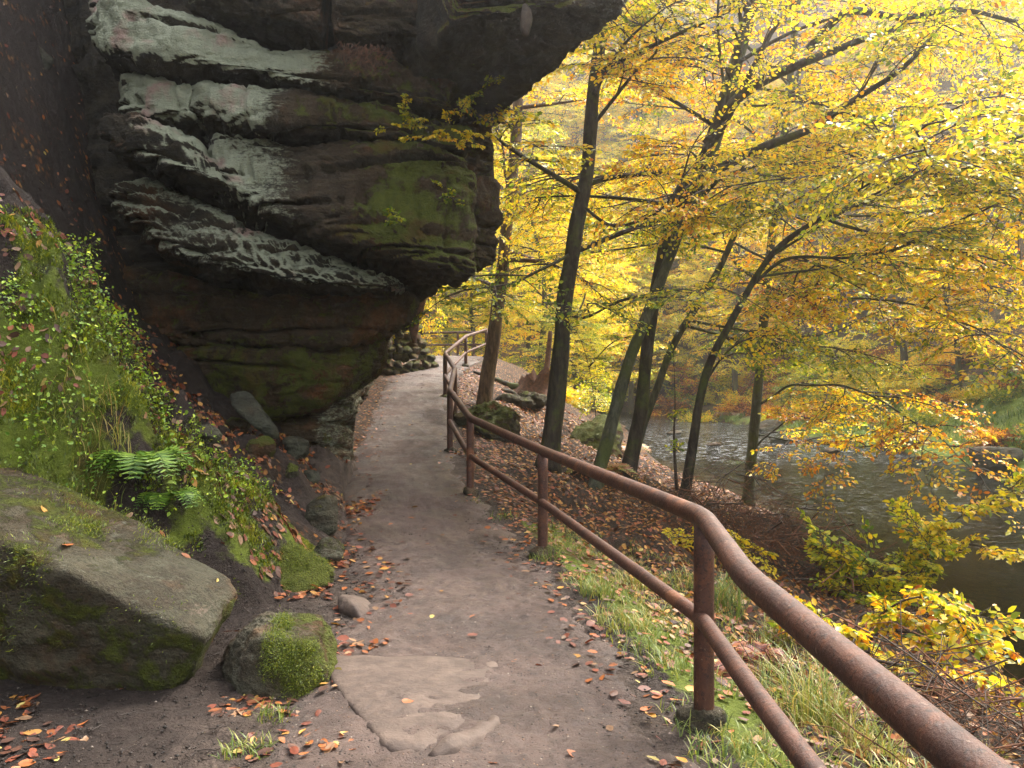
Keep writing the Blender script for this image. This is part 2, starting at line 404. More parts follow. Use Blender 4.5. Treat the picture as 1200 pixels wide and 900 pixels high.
# path: its own sheet just above the ground
py_ = np.concatenate([np.arange(-6, 2.5, .1), np.arange(2.5, 8, .02), np.arange(8, 31.5, .08)]); tt_ = np.linspace(0, 1, 91)
PY, PT = np.meshgrid(py_, tt_, indexing='ij')
xl = np.interp(PY, YK, XL) - .12; xr = np.interp(PY, YK, XR) + .12
far = sstep(26.5, 29.5, PY); xl = xl - far * 7
PX = xl + (xr - xl) * PT
q3 = np.c_[PX.ravel(), PY.ravel(), np.zeros(PX.size)]
e = np.abs(PT * 2 - 1); e = np.clip(e + .1 * fbm(q3 * 2.2, 4, 35).reshape(PX.shape), 0, 1.1)
base = H0(PX, PY)[0]
dish = .03 - .06 * e ** 5 + .02 * fbm(q3 * 1.3, 3, 31).reshape(PX.shape) + .009 * fbm(q3 * 7, 4, 32, .65).reshape(PX.shape)
V = np.stack([PX, PY, np.minimum(base, zpath(PY) + .1) + dish], -1).reshape(-1, 3)
o = obj('path', mesh('path', V, grid_quads(len(py_), len(tt_)), None, [M['path']], None, dict(edge=(e ** 3).ravel())))
tag(o, 'trodden brown earth path winding under the overhanging rock', 'path', kind='structure')

# stream
wy = np.concatenate([np.arange(-25, 60, .5), np.arange(60, 112, 2)]); wt = np.linspace(0, 1, 40)
WY, WT = np.meshgrid(wy, wt, indexing='ij')
x0 = np.interp(WY, *NEAR_E) - 1.2; x1 = np.interp(WY, *FAR_E) + 1.2
WX = x0 + (x1 - x0) * WT
foam = np.maximum(sstep(25, 30, WY) * (1 - sstep(48, 56, WY)), .22 * sstep(10, 20, WY)) * (.4 + .6 * sstep(.0, .2, WT))
shoal = sstep(.3, .0, WT) * sstep(15, 19, WY) * (1 - sstep(27, 30, WY))
V = np.stack([WX, WY, water_z(WY)], -1).reshape(-1, 3)
o = obj('river', mesh('river', V, grid_quads(len(wy), len(wt)), None, [M['water']], None, dict(foam=foam.ravel(), shoal=shoal.ravel())))
tag(o, 'shallow dark woodland stream with a riffle upstream', 'river', kind='structure')

# ------------------------------------------------------------------ rocks
def slab_mesh(name, st, indir=(-.2, 1), df=.35, db=2.5, e=.5, lean=0., ends=(10, 16), res=.03, rough=1., seed=0, pits=0., lichen=None, moss=None, mat='rock', caps=(.35, .35)):
    """one bed of rock: a rounded face run along stations (x, y, ztop, zbot), going back along indir"""
    st = np.asarray(st, float)
    d = np.concatenate([[0], np.cumsum(np.hypot(np.diff(st[:, 0]), np.diff(st[:, 1])))])
    L = d[-1]; nu = int(np.clip(L / res, 40, 260)); u = np.linspace(0, 1, nu)
    us = .5 - .5 * np.cos(np.pi * u); us = .35 * us + .65 * u
    S = np.stack([np.interp(us * L, d, st[:, k]) for k in range(4)], 1)
    for k in range(4):                                # soften the corners of the stations
        for _ in range(int(nu * .12)): S[1:-1, k] = .25 * S[:-2, k] + .5 * S[1:-1, k] + .25 * S[2:, k]
    ins = np.array(indir, float); ins /= np.linalg.norm(ins)
    hmax = np.max(S[:, 2] - S[:, 3]); nf = int(np.clip((hmax + df * 2) / res, 24, 150)); nb = int(np.clip(db / .07, 10, 50))
    th = np.linspace(np.pi / 2, -np.pi / 2, nf)
    q = df * (1 - np.abs(np.cos(th)) ** e); zz = np.sign(np.sin(th)) * np.abs(np.sin(th)) ** e
    bq = df + db * (np.arange(1, nb + 1) / nb)
    q = np.concatenate([q, bq, bq[::-1]]); zz = np.concatenate([zz, -np.ones(nb), np.ones(nb)])
    zc = (S[:, 2] + S[:, 3]) / 2; hh = (S[:, 2] - S[:, 3]) / 2
    m = 2 * u - 1
    sc_ = np.where(m < 0, (1 - np.abs(m) ** ends[0]), (1 - np.abs(m) ** ends[1])) ** .5
    sc_ = np.maximum(sc_, .01)
    Z = zc[:, None] + hh[:, None] * zz[None] * sc_[:, None]
    Q = q[None] * 1.0 + (1 - sc_)[:, None] * caps[0] + lean * (Z - zc[:, None])
    P = np.stack([S[:, 0][:, None] + ins[0] * Q, S[:, 1][:, None] + ins[1] * Q, Z], -1)
    du = np.gradient(P, axis=0); dv = np.gradient(P, axis=1)
    Nn = np.cross(du, dv); Nn /= np.linalg.norm(Nn, axis=-1)[..., None] + 1e-9
    out = P - np.stack([S[:, 0] + ins[0] * (df + db * .3), S[:, 1] + ins[1] * (df + db * .3), zc], -1)[:, None]
    if (Nn * out).sum() < 0: Nn = -Nn
    p = P.reshape(-1, 3)
    n1 = fbm(np.c_[p[:, 0] * .7, p[:, 1] * .7, p[:, 2] * 1.5], 3, seed)
    g = fbm(np.c_[p[:, 0] * .55 + p[:, 2] * .25, p[:, 1] * .55, p[:, 2] * 2.6], 3, seed + 5)
    g2 = fbm(np.c_[p[:, 0] * 1.2 + p[:, 2] * .5, p[:, 1] * 1.2, p[:, 2] * 7], 3, seed + 8)
    n2 = fbm(p * np.array([2.5, 2.5, 5]), 4, seed + 11); n3 = fbm(p * 14, 3, seed + 14)
    g = fbm(np.c_[p[:, 0] * .22 + p[:, 2] * .1, p[:, 1] * .22, p[:, 2] * 2.4], 3, seed + 5); g2 = fbm(np.c_[p[:, 0] * .6 + p[:, 2] * .5, p[:, 1] * .6, p[:, 2] * 8], 3, seed + 8)
    gv = fbm(np.c_[p[:, 0] * 1.1 + p[:, 2] * .35, p[:, 1] * 1.1, p[:, 2] * .3], 2, seed + 31)
    D = .10 * n1 - .16 * np.exp(-(g / .06) ** 2) - .045 * np.exp(-(g2 / .09) ** 2) - .06 * np.exp(-(gv / .03) ** 2) + .06 * n2 + .028 * n3
    if pits:
        c = fbm(p * np.array([6, 6, 13]), 3, seed + 20); D -= pits * np.exp(-(c / .16) ** 2)
    Pd = p + Nn.reshape(-1, 3) * (D * rough)[:, None]
    G = Pd.reshape(P.shape)
    N2 = np.cross(np.gradient(G, axis=0), np.gradient(G, axis=1)); N2 /= np.linalg.norm(N2, axis=-1)[..., None] + 1e-9
    if (N2 * Nn).sum() < 0: N2 = -N2
    nz = N2[..., 2].ravel()
    lv = np.zeros(len(p)) if lichen is None else lichen(Pd, nz)
    mv = np.zeros(len(p)) if moss is None else moss(Pd, nz)
    nu_, nv_ = P.shape[:2]
    Q_ = grid_quads(nu_, nv_, True)
    c0 = G[0].mean(0); c1 = G[-1].mean(0); k = len(Pd)
    Pd = np.vstack([Pd, c0, c1]); T = []
    for j in range(nv_):
        T.append((k, j, (j + 1) % nv_)); T.append((k + 1, (nu_ - 1) * nv_ + (j + 1) % nv_, (nu_ - 1) * nv_ + j))
    a = lambda v: np.append(v, [0, 0])
    return mesh(name, Pd, Q_, T, [M[mat]], None, dict(lichen=a(lv), moss=a(mv)))

def pxs(L): return [(*at(px, 0, Y)[:2], at(px, yt, Y)[2], at(px, yb, Y)[2]) for px, yt, yb, Y in L]

def lich_left(x0, x1, k=1.0):
    return lambda p, nz: k * (1 - sstep(x0, x1, p[:, 0])) * (sstep(-.85, -.35, nz))
def moss_right(x0, x1, k=1.0, lo=-.2):
    return lambda p, nz: k * sstep(x0, x1, p[:, 0]) * (.7 + .3 * sstep(lo, .6, nz)) * sstep(-.75, -.15, nz) * (.92 + .6 * np.clip(fbm(p * np.array([.9, .9, 1.8]), 3, 55), -1, 1))

cliff = empty('rock_overhang', at(400, 570, 11), 'massive layered sandstone cliff with lichen and moss overhanging the path', 'cliff')
def bed(st, label=None, **kw):
    o = obj('rock_layer', slab_mesh('rock_layer', st, **kw), cliff)
    o.matrix_parent_inverse = cliff.matrix_world.inverted(); o.matrix_parent_inverse.translation = -cliff.location
    if label: o['label'] = label
    return o
LM = lich_left
bed(pxs([(205, -330, 4, 9.0), (300, -330, 20, 8.7), (383, -330, 44, 8.6)]), df=.3, seed=1, lichen=LM(-3.4, -2.2, .4), moss=moss_right(-3.2, -1.5, .8), lean=.15, ends=(8, 30))
bed(pxs([(387, -330, 44, 8.65), (450, -330, 50, 8.6), (524, -330, 58, 8.75)]), df=.3, seed=2, moss=moss_right(-3, -1.5, .85), lean=.15, ends=(30, 20))
bed(pxs([(94, -30, 54, 9.3), (150, -4, 62, 8.9), (240, 10, 80, 8.75), (330, 42, 94, 8.75), (420, 52, 112, 8.75), (500, 64, 128, 8.8), (543, 78, 138, 9.0)]),
    'pale lichen covered bed', df=.3, e=.5, seed=3, lean=.3, lichen=LM(-2.6, -1.6, .95), moss=moss_right(-2.8, -1.7, .9), indir=(-.25, 1))
bed(pxs([(136, 84, 134, 9.2), (180, 86, 138, 9.0), (228, 88, 138, 8.95)]), df=.22, e=.5, seed=4, lean=.22, lichen=LM(-2, -1, .95), moss=moss_right(-3, -2), ends=(8, 20), db=1.8)
bed(pxs([(226, 90, 134, 8.95), (300, 98, 146, 8.8), (380, 108, 154, 8.8), (470, 122, 164, 8.85), (560, 144, 178, 9.05)]), df=.26, e=.45, seed=6, lean=.22,
    lichen=LM(-3.0, -2.2, .85), moss=moss_right(-2.9, -1.8, .9), ends=(16, 14), indir=(-.28, 1))
bed(pxs([(240, 140, 208, 8.95), (300, 150, 240, 8.85), (370, 160, 266, 8.8), (440, 166, 292, 8.8), (510, 172, 318, 8.85), (564, 186, 322, 9.05)]), 'thick mossy lower bed of the overhang',
    df=.32, e=.42, seed=7, lean=.15, lichen=LM(-3.2, -1.8, .72), moss=moss_right(-2.9, -1.4, .9, -.15), indir=(-.3, 1), db=3.6, ends=(12, 26))
bed(pxs([(116, 120, 168, 9.0), (170, 136, 186, 8.75), (230, 160, 208, 8.7), (285, 196, 232, 8.85)]), df=.24, e=.55, seed=9, lean=.25, lichen=lambda p, nz: .75 * sstep(-.3, .3, nz) * sstep(-4.4, -3.9, p[:, 0]), moss=lambda p, nz: .3 * sstep(.2, .8, nz), ends=(6, 6), db=1.5)
bed(pxs([(126, 196, 254, 9.4), (170, 204, 290, 9.05), (240, 230, 318, 8.95), (320, 266, 334, 9.0), (400, 296, 345, 9.15), (482, 322, 346, 9.5)]), 'pitted honeycombed bed with pale crust',
    df=.36, e=.7, seed=12, lean=.3, pits=.05, lichen=lambda p, nz: (.54 + .14 * sstep(-3.6, -2.4, p[:, 0])) * sstep(-.45, .15, nz), moss=lambda p, nz: .3 * (1 - sstep(-4.2, -3.6, p[:, 0])), ends=(5, 5), db=2.0)
bed(pxs([(110, 300, 396, 10.4), (180, 322, 402, 10.15), (260, 334, 404, 10.0), (400, 344, 402, 9.95), (494, 338, 386, 10.5)]), df=.3, e=.6, seed=14, lean=-.25, moss=lambda p, nz: .45 + 0 * nz, ends=(8, 10), db=3.2, indir=(-.3, 1))
bed(pxs([(140, 392, 480, 10.5), (200, 402, 490, 10.3), (290, 406, 500, 10.1), (380, 404, 484, 10.2), (456, 388, 436, 10.75)]), df=.45, e=.8, seed=16, lean=-.55, moss=lambda p, nz: .62 + 0 * nz, ends=(8, 7), db=3.0, indir=(-.3, 1), rough=.7)
bed(pxs([(160, 450, 580, 11.1), (330, 466, 590, 10.75), (385, 464, 585, 10.8), (424, 440, 575, 11.3)]), 'undercut foot of the cliff', df=.5, e=.8, seed=18, lean=-.3, moss=lambda p, nz: .42 + 0 * nz,
    lichen=lambda p, nz: .42 * sstep(-2.9, -2.5, p[:, 0]), ends=(8, 6), db=3, indir=(-.35, 1), rough=.7)
sw = [(-2.1, 11.0), (-2.35, 13), (-2.6, 16), (-2.85, 19), (-3.1, 21.8)]
bed([(x, y, zpath(y) + 3.4, zpath(y) - .3) for x, y in sw], df=.5, e=.7, seed=22, indir=(-1, .15), lean=-.28, lichen=lambda p, nz: .45 + 0 * nz, moss=lambda p, nz: .42 + 0 * nz, ends=(8, 8), db=1.5, res=.05)
bed(pxs([(70, -330, 280, 10.9), (112, -330, 330, 10.4), (300, -330, 330, 10.2), (520, -330, 300, 10.3)]), df=.3, seed=24, indir=(-.35, 1), db=6, ends=(14, 14), res=.06)
bed(pxs([(530, 128, 312, 10.4), (560, 132, 310, 10.4), (586, 140, 306, 10.7)]), df=.25, e=.6, seed=25, indir=(-.35, 1), db=3.0, ends=(16, 10), moss=lambda p, nz: .45 + 0 * nz)
bed([(-.72, 7.75, 8.2, 4.98), (.1, 7.6, 8.2, 5.0), (.75, 7.6, 8.2, 4.98), (1.16, 7.75, 8.2, 5.12)], 'dark roof block jutting out over the path', df=.45, e=.5, seed=27, indir=(-.36, 1), db=3.2, ends=(20, 9), lean=.25,
    moss=lambda p, nz: .85 * (p[:, 1] < 8.3) * sstep(-.1, .3, nz), res=.035)
bed([(-6.5, 12, 9, 5), (-4.8, 11.2, 9.5, 4.5), (-2, 11, 10, 5), (.0, 12, 9.5, 5)], df=.5, seed=29, indir=(-.3, 1), db=5, ends=(8, 8), res=.1)

# convex boulders: rounded hull of a few corner points
def ico(sub):
    bm = bmesh.new(); bmesh.ops.create_icosphere(bm, subdivisions=sub, radius=1)
    V = np.array([v.co[:] for v in bm.verts]); T = np.array([[v.index for v in f.verts] for f in bm.faces]); bm.free(); return V, T
ICO = {k: ico(k) for k in (4, 5, 6)}
def hull_planes(pts):
    bm = bmesh.new()
    for p in pts: bm.verts.new([float(c) for c in p])
    bmesh.ops.convex_hull(bm, input=bm.verts); bm.normal_update()
    c = np.mean(pts, 0); N = []; D = []
    for f in bm.faces:
        n = np.array(f.normal[:]); d = n @ (np.array(f.verts[0].co[:]) - c)
        if d < 0: n, d = -n, -d
        N.append(n); D.append(max(d, .02))
    bm.free(); return c, np.array(N), np.array(D)
MOSSY = []
def boulder(name, pts, label, cat='boulder', group=None, sub=5, k=14, rough=.05, seed=0, lichen=.3, moss=.4, mat='boulder', parent=None, mossf=None, tufts=0):
    pts = np.asarray(pts, float); c, N, D = hull_planes(pts); Vd, T = ICO[sub]
    size = np.ptp(pts, axis=0).max()
    inv = np.maximum(Vd @ N.T / D[None], 1e-4)
    r = 1 / (np.sum(inv ** k, 1) ** (1 / k))
    P = Vd * r[:, None]; w = P + c
    s = 1 / max(size, .2)
    n = .6 * fbm(w * s * 2.2, 3, seed) + .5 * fbm(w * s * 6, 4, seed + 3, .6) + .28 * fbm(w * s * 20, 4, seed + 6, .65)
    P = P + Vd * (n * rough * size)[:, None]
    bm_n = P / np.linalg.norm(P, axis=1)[:, None]
    me0 = mesh(name, P, None, T, [M[mat]])
    nz = np.zeros(len(P) * 3, np.float32); me0.vertices.foreach_get('normal', nz); nz = nz.reshape(-1, 3)[:, 2]
    mv = moss * (.45 + .55 * sstep(-.2, .7, nz)) if mossf is None else mossf(P + c, nz)
    lv = lichen * sstep(-.2, .6, nz)
    for kk, v in (('moss', mv), ('lichen', lv)):
        a = me0.attributes.new(kk, 'FLOAT', 'POINT'); a.data.foreach_set('value', v.astype(np.float32))
    o = obj(name, me0, parent)
    if parent is None: o.location = tuple(c); tag(o, label, cat, group)
    if tufts: MOSSY.append((o, P, mv, c, tufts, seed))
    if parent is not None: o.location = tuple(c - np.array(parent.location[:]))
    return o
def blob(cx, cy, cz, sx, sy, sz, seed, rot=0, n=11):
    r = np.random.default_rng(seed); d = r.normal(size=(n, 3)); d /= np.linalg.norm(d, axis=1)[:, None]
    d *= np.array([sx, sy, sz]) * r.uniform(.85, 1.1, (n, 1)); c, s = math.cos(rot), math.sin(rot)
    return np.c_[d[:, 0] * c - d[:, 1] * s + cx, d[:, 0] * s + d[:, 1] * c + cy, d[:, 2] + cz]
def A(L): return [at(*p) for p in L]
boulder('boulder', A([(-40, 520, 5.6), (40, 552, 5.3), (150, 606, 5.2), (235, 652, 5.1), (277, 686, 4.75), (272, 716, 4.45), (-60, 600, 4.3), (80, 668, 4.05), (165, 716, 4.05), (255, 752, 4.2),
     (195, 842, 4.25), (110, 850, 4.3), (-80, 800, 4.4), (-120, 640, 4.3), (0, 700, 6.2), (250, 740, 5.4)]), 'largest grey boulder with slanted top and dark undercut front below the mossy bank', sub=6, k=26, rough=.03, seed=3, lichen=.22, moss=.5,
     tufts=9000, mossf=lambda p, nz: .34 + .3 * (1 - sstep(-2.7, -1.9, p[:, 0])) * sstep(-.2, .4, nz) + .3 * sstep(.2, -.5, nz))
boulder('boulder', A([(262, 762, 4.5), (298, 722, 4.55), (372, 716, 4.75), (398, 752, 4.55), (396, 800, 4.25), (335, 845, 4.0), (275, 812, 4.15), (300, 740, 4.2), (370, 750, 4.15), (380, 780, 5.1), (270, 780, 5.1)]),
     'knee high boulder with green moss on its right side at the path edge', sub=6, k=16, rough=.05, seed=8, lichen=.2, tufts=12000, mossf=lambda p, nz: .34 + .38 * sstep(-1.5, -.95, p[:, 0]))
g = hit(420, 728)
boulder('boulder', blob(g[0] - .02, g[1] + .25, g[2] + .03, .21, .3, .13, 5, .4, 14), 'smooth low brown stone sunk in the path edge beyond the mossy boulder', sub=5, k=8, rough=.02, seed=10, lichen=.0, moss=.0, mat='slab')
g = hit(350, 690)
boulder('boulder', A([(300, 650, 6.3), (345, 636, 6.5), (384, 662, 6.5), (388, 690, 6.2), (350, 700, 6.1), (300, 690, 6.1), (330, 660, 7), (380, 680, 6.9)]), 'dark green mossy stone at the foot of the bank', sub=5, k=10, rough=.06, seed=12, lichen=0, moss=1.1, tufts=12000)
STONES = [(268, 330, 458, 516, 'long tilted grey slab leaning against the cliff foot', .15, .1), (328, 364, 506, 540, 'rounded grey rock beside the cliff foot, right of the tilted slab', .2, .25), (352, 376, 546, 570, 'small smooth stone at the cliff foot by the path', .3, .15),
     (262, 293, 484, 508, 'mossy rock just left of the tilted slab', .1, .7), (220, 260, 496, 528, 'dark flat rock half buried in leaves at the top of the gully', .05, .3), (288, 326, 506, 538, 'rock with bright moss below the tilted slab', .2, .8),
     (284, 304, 528, 544, 'small dark stone in the leafy gully', .1, .2), (356, 408, 580, 630, 'grey lumpy rock at the left edge of the path under the cliff', .35, .55), (328, 350, 540, 566, 'mossy lump of rock in the middle of the gully', .1, .95),
     (366, 404, 630, 664, 'low rock nearest the bank at the gully mouth', .3, .5), (300, 322, 556, 576, 'small flat stone in the gully mud', .1, .3)]
for i, (x0, x1, y0, y1, lab, lc, mc) in enumerate(STONES):
    g = hit((x0 + x1) / 2, y1 - 6, 6.8); Y = g[1]; s = Y / F
    w, h = (x1 - x0) * s / 2, (y1 - y0) * s / 2
    c = at((x0 + x1) / 2, (y0 + y1) / 2, Y + w * .4)
    if i == 0:
        pts = A([(266, 462, Y + .3), (290, 456, Y + .35), (330, 508, Y + .1), (322, 518, Y), (270, 478, Y), (300, 505, Y - .1), (285, 470, Y + .6), (325, 515, Y + .5), (318, 498, Y - .1)])
    else: pts = blob(c[0], c[1], c[2] - .02, w * 1.15, w * 1.2, h * 1.25, 40 + i, 0, 16)
    boulder('rock', pts, lab, 'rock', 'rocks in the leafy gully', sub=5, k=12, rough=.05, seed=50 + i, lichen=lc, moss=mc)
g = hit(700, 548)
boulder('boulder', A([(655, 545, 17.5), (668, 500, 18), (700, 482, 18.6), (722, 488, 18.6), (730, 510, 18), (728, 560, 17.6), (690, 566, 17.2), (660, 560, 17.3), (700, 520, 20), (725, 540, 20)]), 'square mossy boulder on the stream bank behind the leaning trunks', sub=5, k=14, rough=.05, seed=70, lichen=.1, tufts=3000, mossf=lambda p, nz: .3 + .8 * sstep(.1, .6, nz))
g = hit(574, 512)
boulder('boulder', blob(g[0], g[1] + .5, g[2] + .15, .6, .9, .6, 71, 0, 14), 'moss covered root mound under the brown trunk nearest the rock', 'mound', sub=5, k=8, rough=.16, seed=72, lichen=0, moss=.8, tufts=3500)
boulder('boulder', blob(*(hit(690, 480) + np.array([0, .6, .2])), .6, .7, .6, 73, 0, 14), 'dark mossy rock between the two trunks by the broken stump', 'rock', sub=5, k=9, rough=.12, seed=74, lichen=0, moss=.7, tufts=2000)
for (px, py, s, lab) in ((905, 508, .9, 'dark wet rock at the far water line left of the grass bank'), (975, 478, 1.0, 'grey rock standing in the far green bank'), (1165, 545, 1.0, 'dark rock at the far water line on the right')):
    g = hit(px, py, 20); boulder('rock', blob(g[0], g[1], g[2] + .2 * s, s, s, s * .7, int(px), 0, 13), lab, 'rock', 'rocks along the far bank', sub=4, k=10, rough=.06, seed=int(px), lichen=.2, moss=.35)
for i, (px, py, s) in enumerate(((790, 512, .35), (838, 522, .3), (915, 520, .4), (975, 527, .35), (700, 478, .6), (655, 470, .7))):
    Y = (CZ + .9) / (py - 450) * F; g = at(px, py, Y); g[2] = water_z(Y)
    boulder('rock', blob(g[0], g[1], g[2] + .05, s * 1.4, s, s * .5, 300 + i, 0, 13), 'low dark wet stone breaking the riffle of the stream', 'rock', 'stones in the riffle', sub=4, k=10, rough=.06, seed=i, lichen=.05, moss=.3)
boulder('rock', blob(-6.35, 9.7, 5.4, .6, .8, .9, 77, 0, 13), 'dark rock in the top left corner above the soil gully', 'rock', sub=5, k=10, rough=.07, seed=78, lichen=.0, moss=.2)

# worn flat rock showing through the path
st = A([(378, 796, 4.1)])[0]
def flat_rock():
    pts = A([(374, 788, 4.62), (480, 784, 4.65), (590, 790, 4.55), (560, 848, 3.8), (500, 898, 3.4), (455, 892, 3.42), (420, 850, 3.75), (390, 812, 4.2)])
    pts = np.array(pts); pts[:, 2] = .047 + np.array([0, .004, -.004, .004, 0, .006, .006, 0]); low = pts.copy(); low[:, 2] = -.2
    low[:, :2] = (low[:, :2] - low[:, :2].mean(0)) * 1.06 + low[:, :2].mean(0)
    o = boulder('flat_rock', np.vstack([pts, low]), 'flat worn slab of bedrock showing through the middle of the path', 'rock', sub=6, k=30, rough=.014, seed=81, lichen=0, moss=0, mat='slab')
    # the raised rib along its right edge
    P = resample([(-.05 + at(590, 835, 3.7)[0], 3.78, .03), (at(575, 845, 3.6)[0], 3.68, .045), (at(545, 868, 3.5)[0], 3.52, .05), (at(505, 893, 3.35)[0], 3.38, .03)], .02)
    m = MB(); r = .07 * np.sin(np.linspace(.2, np.pi - .2, len(P))) ** .5; P[:, 2] = .012; m.tube(P, r, 16, rough=.45, seed=3)
    rb = m.build('rib', [M['slab']], o); rb.location = -np.array(o.location[:])
flat_rock()

# dry stone wall and the red rock pillar at the bend
dw = empty('dry_stone_wall', (-2.9, 22.0, zpath(22.)), 'mossy dry stone retaining wall at the bend of the path past the cliff', 'wall')
k = 0
for row in range(7):
    for c in range(9):
        x = -3.75 + c * .2 + (row % 2) * .1 - row * .01; y = 21.5 + (c * .2) ** 2 * .8 + row * .05; zz = zpath(22.) - .05 + row * .2
        if x > -2.1 - row * .08: continue
        boulder('wall_stone', blob(x, y, zz + .1, .19, .4, .16, 400 + k, 0, 16), None, sub=4, k=14, rough=.06, seed=k, lichen=.0, moss=.75, parent=dw); k += 1
m = MB(); P = resample([at(485, 402, 20.8), at(486, 380, 20.8), at(489, 360, 20.8), at(491, 330, 20.9)], .05)
m.tube(P, np.interp(np.linspace(0, 1, len(P)), [0, .2, .6, 1], [.05, .13, .2, .35]), 14, rough=.35, seed=5)
o = m.build('rock_pillar', [M['wood']], None, P[0]); tag(o, 'reddish weathered rock stub hanging between the cliff and the stone wall', 'rock')

# ------------------------------------------------------------------ railing
POSTS = [(.86, .3, -.05), (.9, 3.77, 0), (.287, 7.5, 0), (-.53, 10.2, .19), (-.98, 12.7, .52), (-1.12, 15.7, .92), (-1.48, 17.8, 1.3), (-1.35, 23.5, 2.02), (-.86, 27, 2.45), (-.92, 30.6, 2.6), (-1.48, 31, 2.62), (-2.1, 31.1, 2.62), (-3.6, 31.3, 2.62), (-5.4, 31.6, 2.62)]
def rounded(P, r=.22):
    P = [np.array(p, float) for p in P]; out = [P[0]]
    for i in range(1, len(P) - 1):
        a, b, c = P[i - 1], P[i], P[i + 1]; u = (a - b) / np.linalg.norm(a - b); v = (c - b) / np.linalg.norm(c - b)
        p0, p1 = b + u * r, b + v * r
        for t in np.linspace(0, 1, 7): out.append((1 - t) ** 2 * p0 + 2 * t * (1 - t) * b + t * t * p1)
    out.append(P[-1]); return np.array(out)
def dense(P, step=.06):
    P = np.asarray(P); o = []
    for a, b in zip(P[:-1], P[1:]):
        n = max(1, int(np.linalg.norm(b - a) / step)); o += [a + (b - a) * t / n for t in range(n)]
    return np.array(o + [P[-1]])
rail = empty('railing', (.86, 3.77, 0), 'rusty brown tubular steel railing running along the right side of the path', 'railing')
RT = [.93] + [.975] * (len(POSTS) - 1); RL = [.52] + [.5] * (len(POSTS) - 1)
bow = lambda P: [(x, y, z) for x, y, z in P]
tp = [(x, y, z + h) for (x, y, z), h in zip(POSTS, RT)]; lp = [(x - .01, y, z + h) for (x, y, z), h in zip(POSTS, RL)]
tp.insert(1, (.80, 2.75, .94)); lp.insert(1, (.83, 2.85, .545))
def railpart(name, P, r, rr):
    m = MB(); m.tube(dense(rounded(P, rr)), r, 16); o = m.build(name, [M['rust']], rail, rail.location[:]); return o
railpart('top_rail', tp, .046, .13); railpart('lower_rail', lp, .037, .15)
for i, ((x, y, z), h) in enumerate(zip(POSTS, RT)):
    zg = min(Hz(x, y), z) - .05
    m = MB(); m.tube(np.array([(x, y, zz) for zz in np.linspace(zg - .2, z + h - .01, 8)]), .048, 16); o = m.build('post', [M['rust']], rail, rail.location[:])
    f = boulder('footing', blob(x, y, max(z, Hz(x, y)) + .02, .15, .15, .11, 900 + i, 0, 16), None, sub=4, k=8, rough=.06, seed=i, lichen=.1, moss=.5, mat='boulder', parent=rail)
    w = np.array(f.location[:]); f.parent = o; f.location = tuple(w)

# ------------------------------------------------------------------ foliage
def leaf_arrays(b, a, nrm, l, w, fold=.12):
    """six-vertex leaves: base b, axis a, normal nrm, length l, width w"""
    a = a / (np.linalg.norm(a, axis=1)[:, None] + 1e-9)
    s = np.cross(nrm, a); s /= np.linalg.norm(s, axis=1)[:, None] + 1e-9
    n = np.cross(a, s); l = l[:, None]; w = w[:, None]
    f = n * (w * fold)
    P = np.stack([b, b + a * l * .28 + s * w * .46 + f, b + a * l * .68 + s * w * .40 + f, b + a * l - n * l * .1, b + a * l * .68 - s * w * .40 + f, b + a * l * .28 - s * w * .46 + f], 1)
    k = np.arange(len(b))[:, None] * 6
    Q = np.stack([k + [0, 3, 2, 1], k + [0, 5, 4, 3]], 1).reshape(-1, 4)
    return P.reshape(-1, 3), Q

PAL = np.array([(.10, .18, .014), (.28, .36, .02), (.68, .61, .028), (.92, .68, .03), (.90, .48, .02), (.72, .24, .015), (.34, .09, .015), (.14, .05, .015)])
def palette(t):
    t = np.clip(t, 0, len(PAL) - 1.001); i = t.astype(int); f = (t - i)[:, None]
    return PAL[i] * (1 - f) + PAL[i + 1] * f

def spray_template(seed, nside=9):
    r = np.random.default_rng(seed); B = []; Ax = []; S = []
    main = np.array([(t, .05 * math.sin(t * 4 + seed), -.10 * t * t) for t in np.linspace(0, 1, 7)])
    S.append(main)
    def along(P, n, ang, start=.15):
        for i in range(n):
            t = start + (1 - start) * i / (n - 1); k = t * (len(P) - 1); j = min(int(k), len(P) - 2)
            p = P[j] + (P[j + 1] - P[j]) * (k - j); d = P[j + 1] - P[j]; d /= np.linalg.norm(d)
            s = 1 if i % 2 else -1; c, sn = math.cos(ang * s), math.sin(ang * s)
            dd = np.array([d[0] * c - d[1] * sn, d[0] * sn + d[1] * c, d[2] - .15 + r.normal() * .12])
            if i == n - 1: dd = d
            B.append(p + r.normal(size=3) * .01); Ax.append(dd)
    for i in range(nside):
        t = .12 + .8 * i / nside; k = t * 6; j = int(k); p = main[j] + (main[j + 1] - main[j]) * (k - j)
        s = 1 if i % 2 else -1; an = s * R(52 + r.normal() * 8); L = (.52 - .38 * t) * r.uniform(.75, 1.15)
        q = np.array([p + np.array([math.cos(an) * u * L, math.sin(an) * u * L, -.12 * u * u * L + r.normal() * .012]) for u in np.linspace(0, 1, 4)])
        S.append(q); along(q, max(3, int(L / .085)), R(48))
    along(main, 7, R(50), .3)
    return np.array(B), np.array(Ax), S
TPL = [spray_template(s, n) for s, n in ((1, 9), (2, 8), (3, 10), (4, 7), (5, 9))]

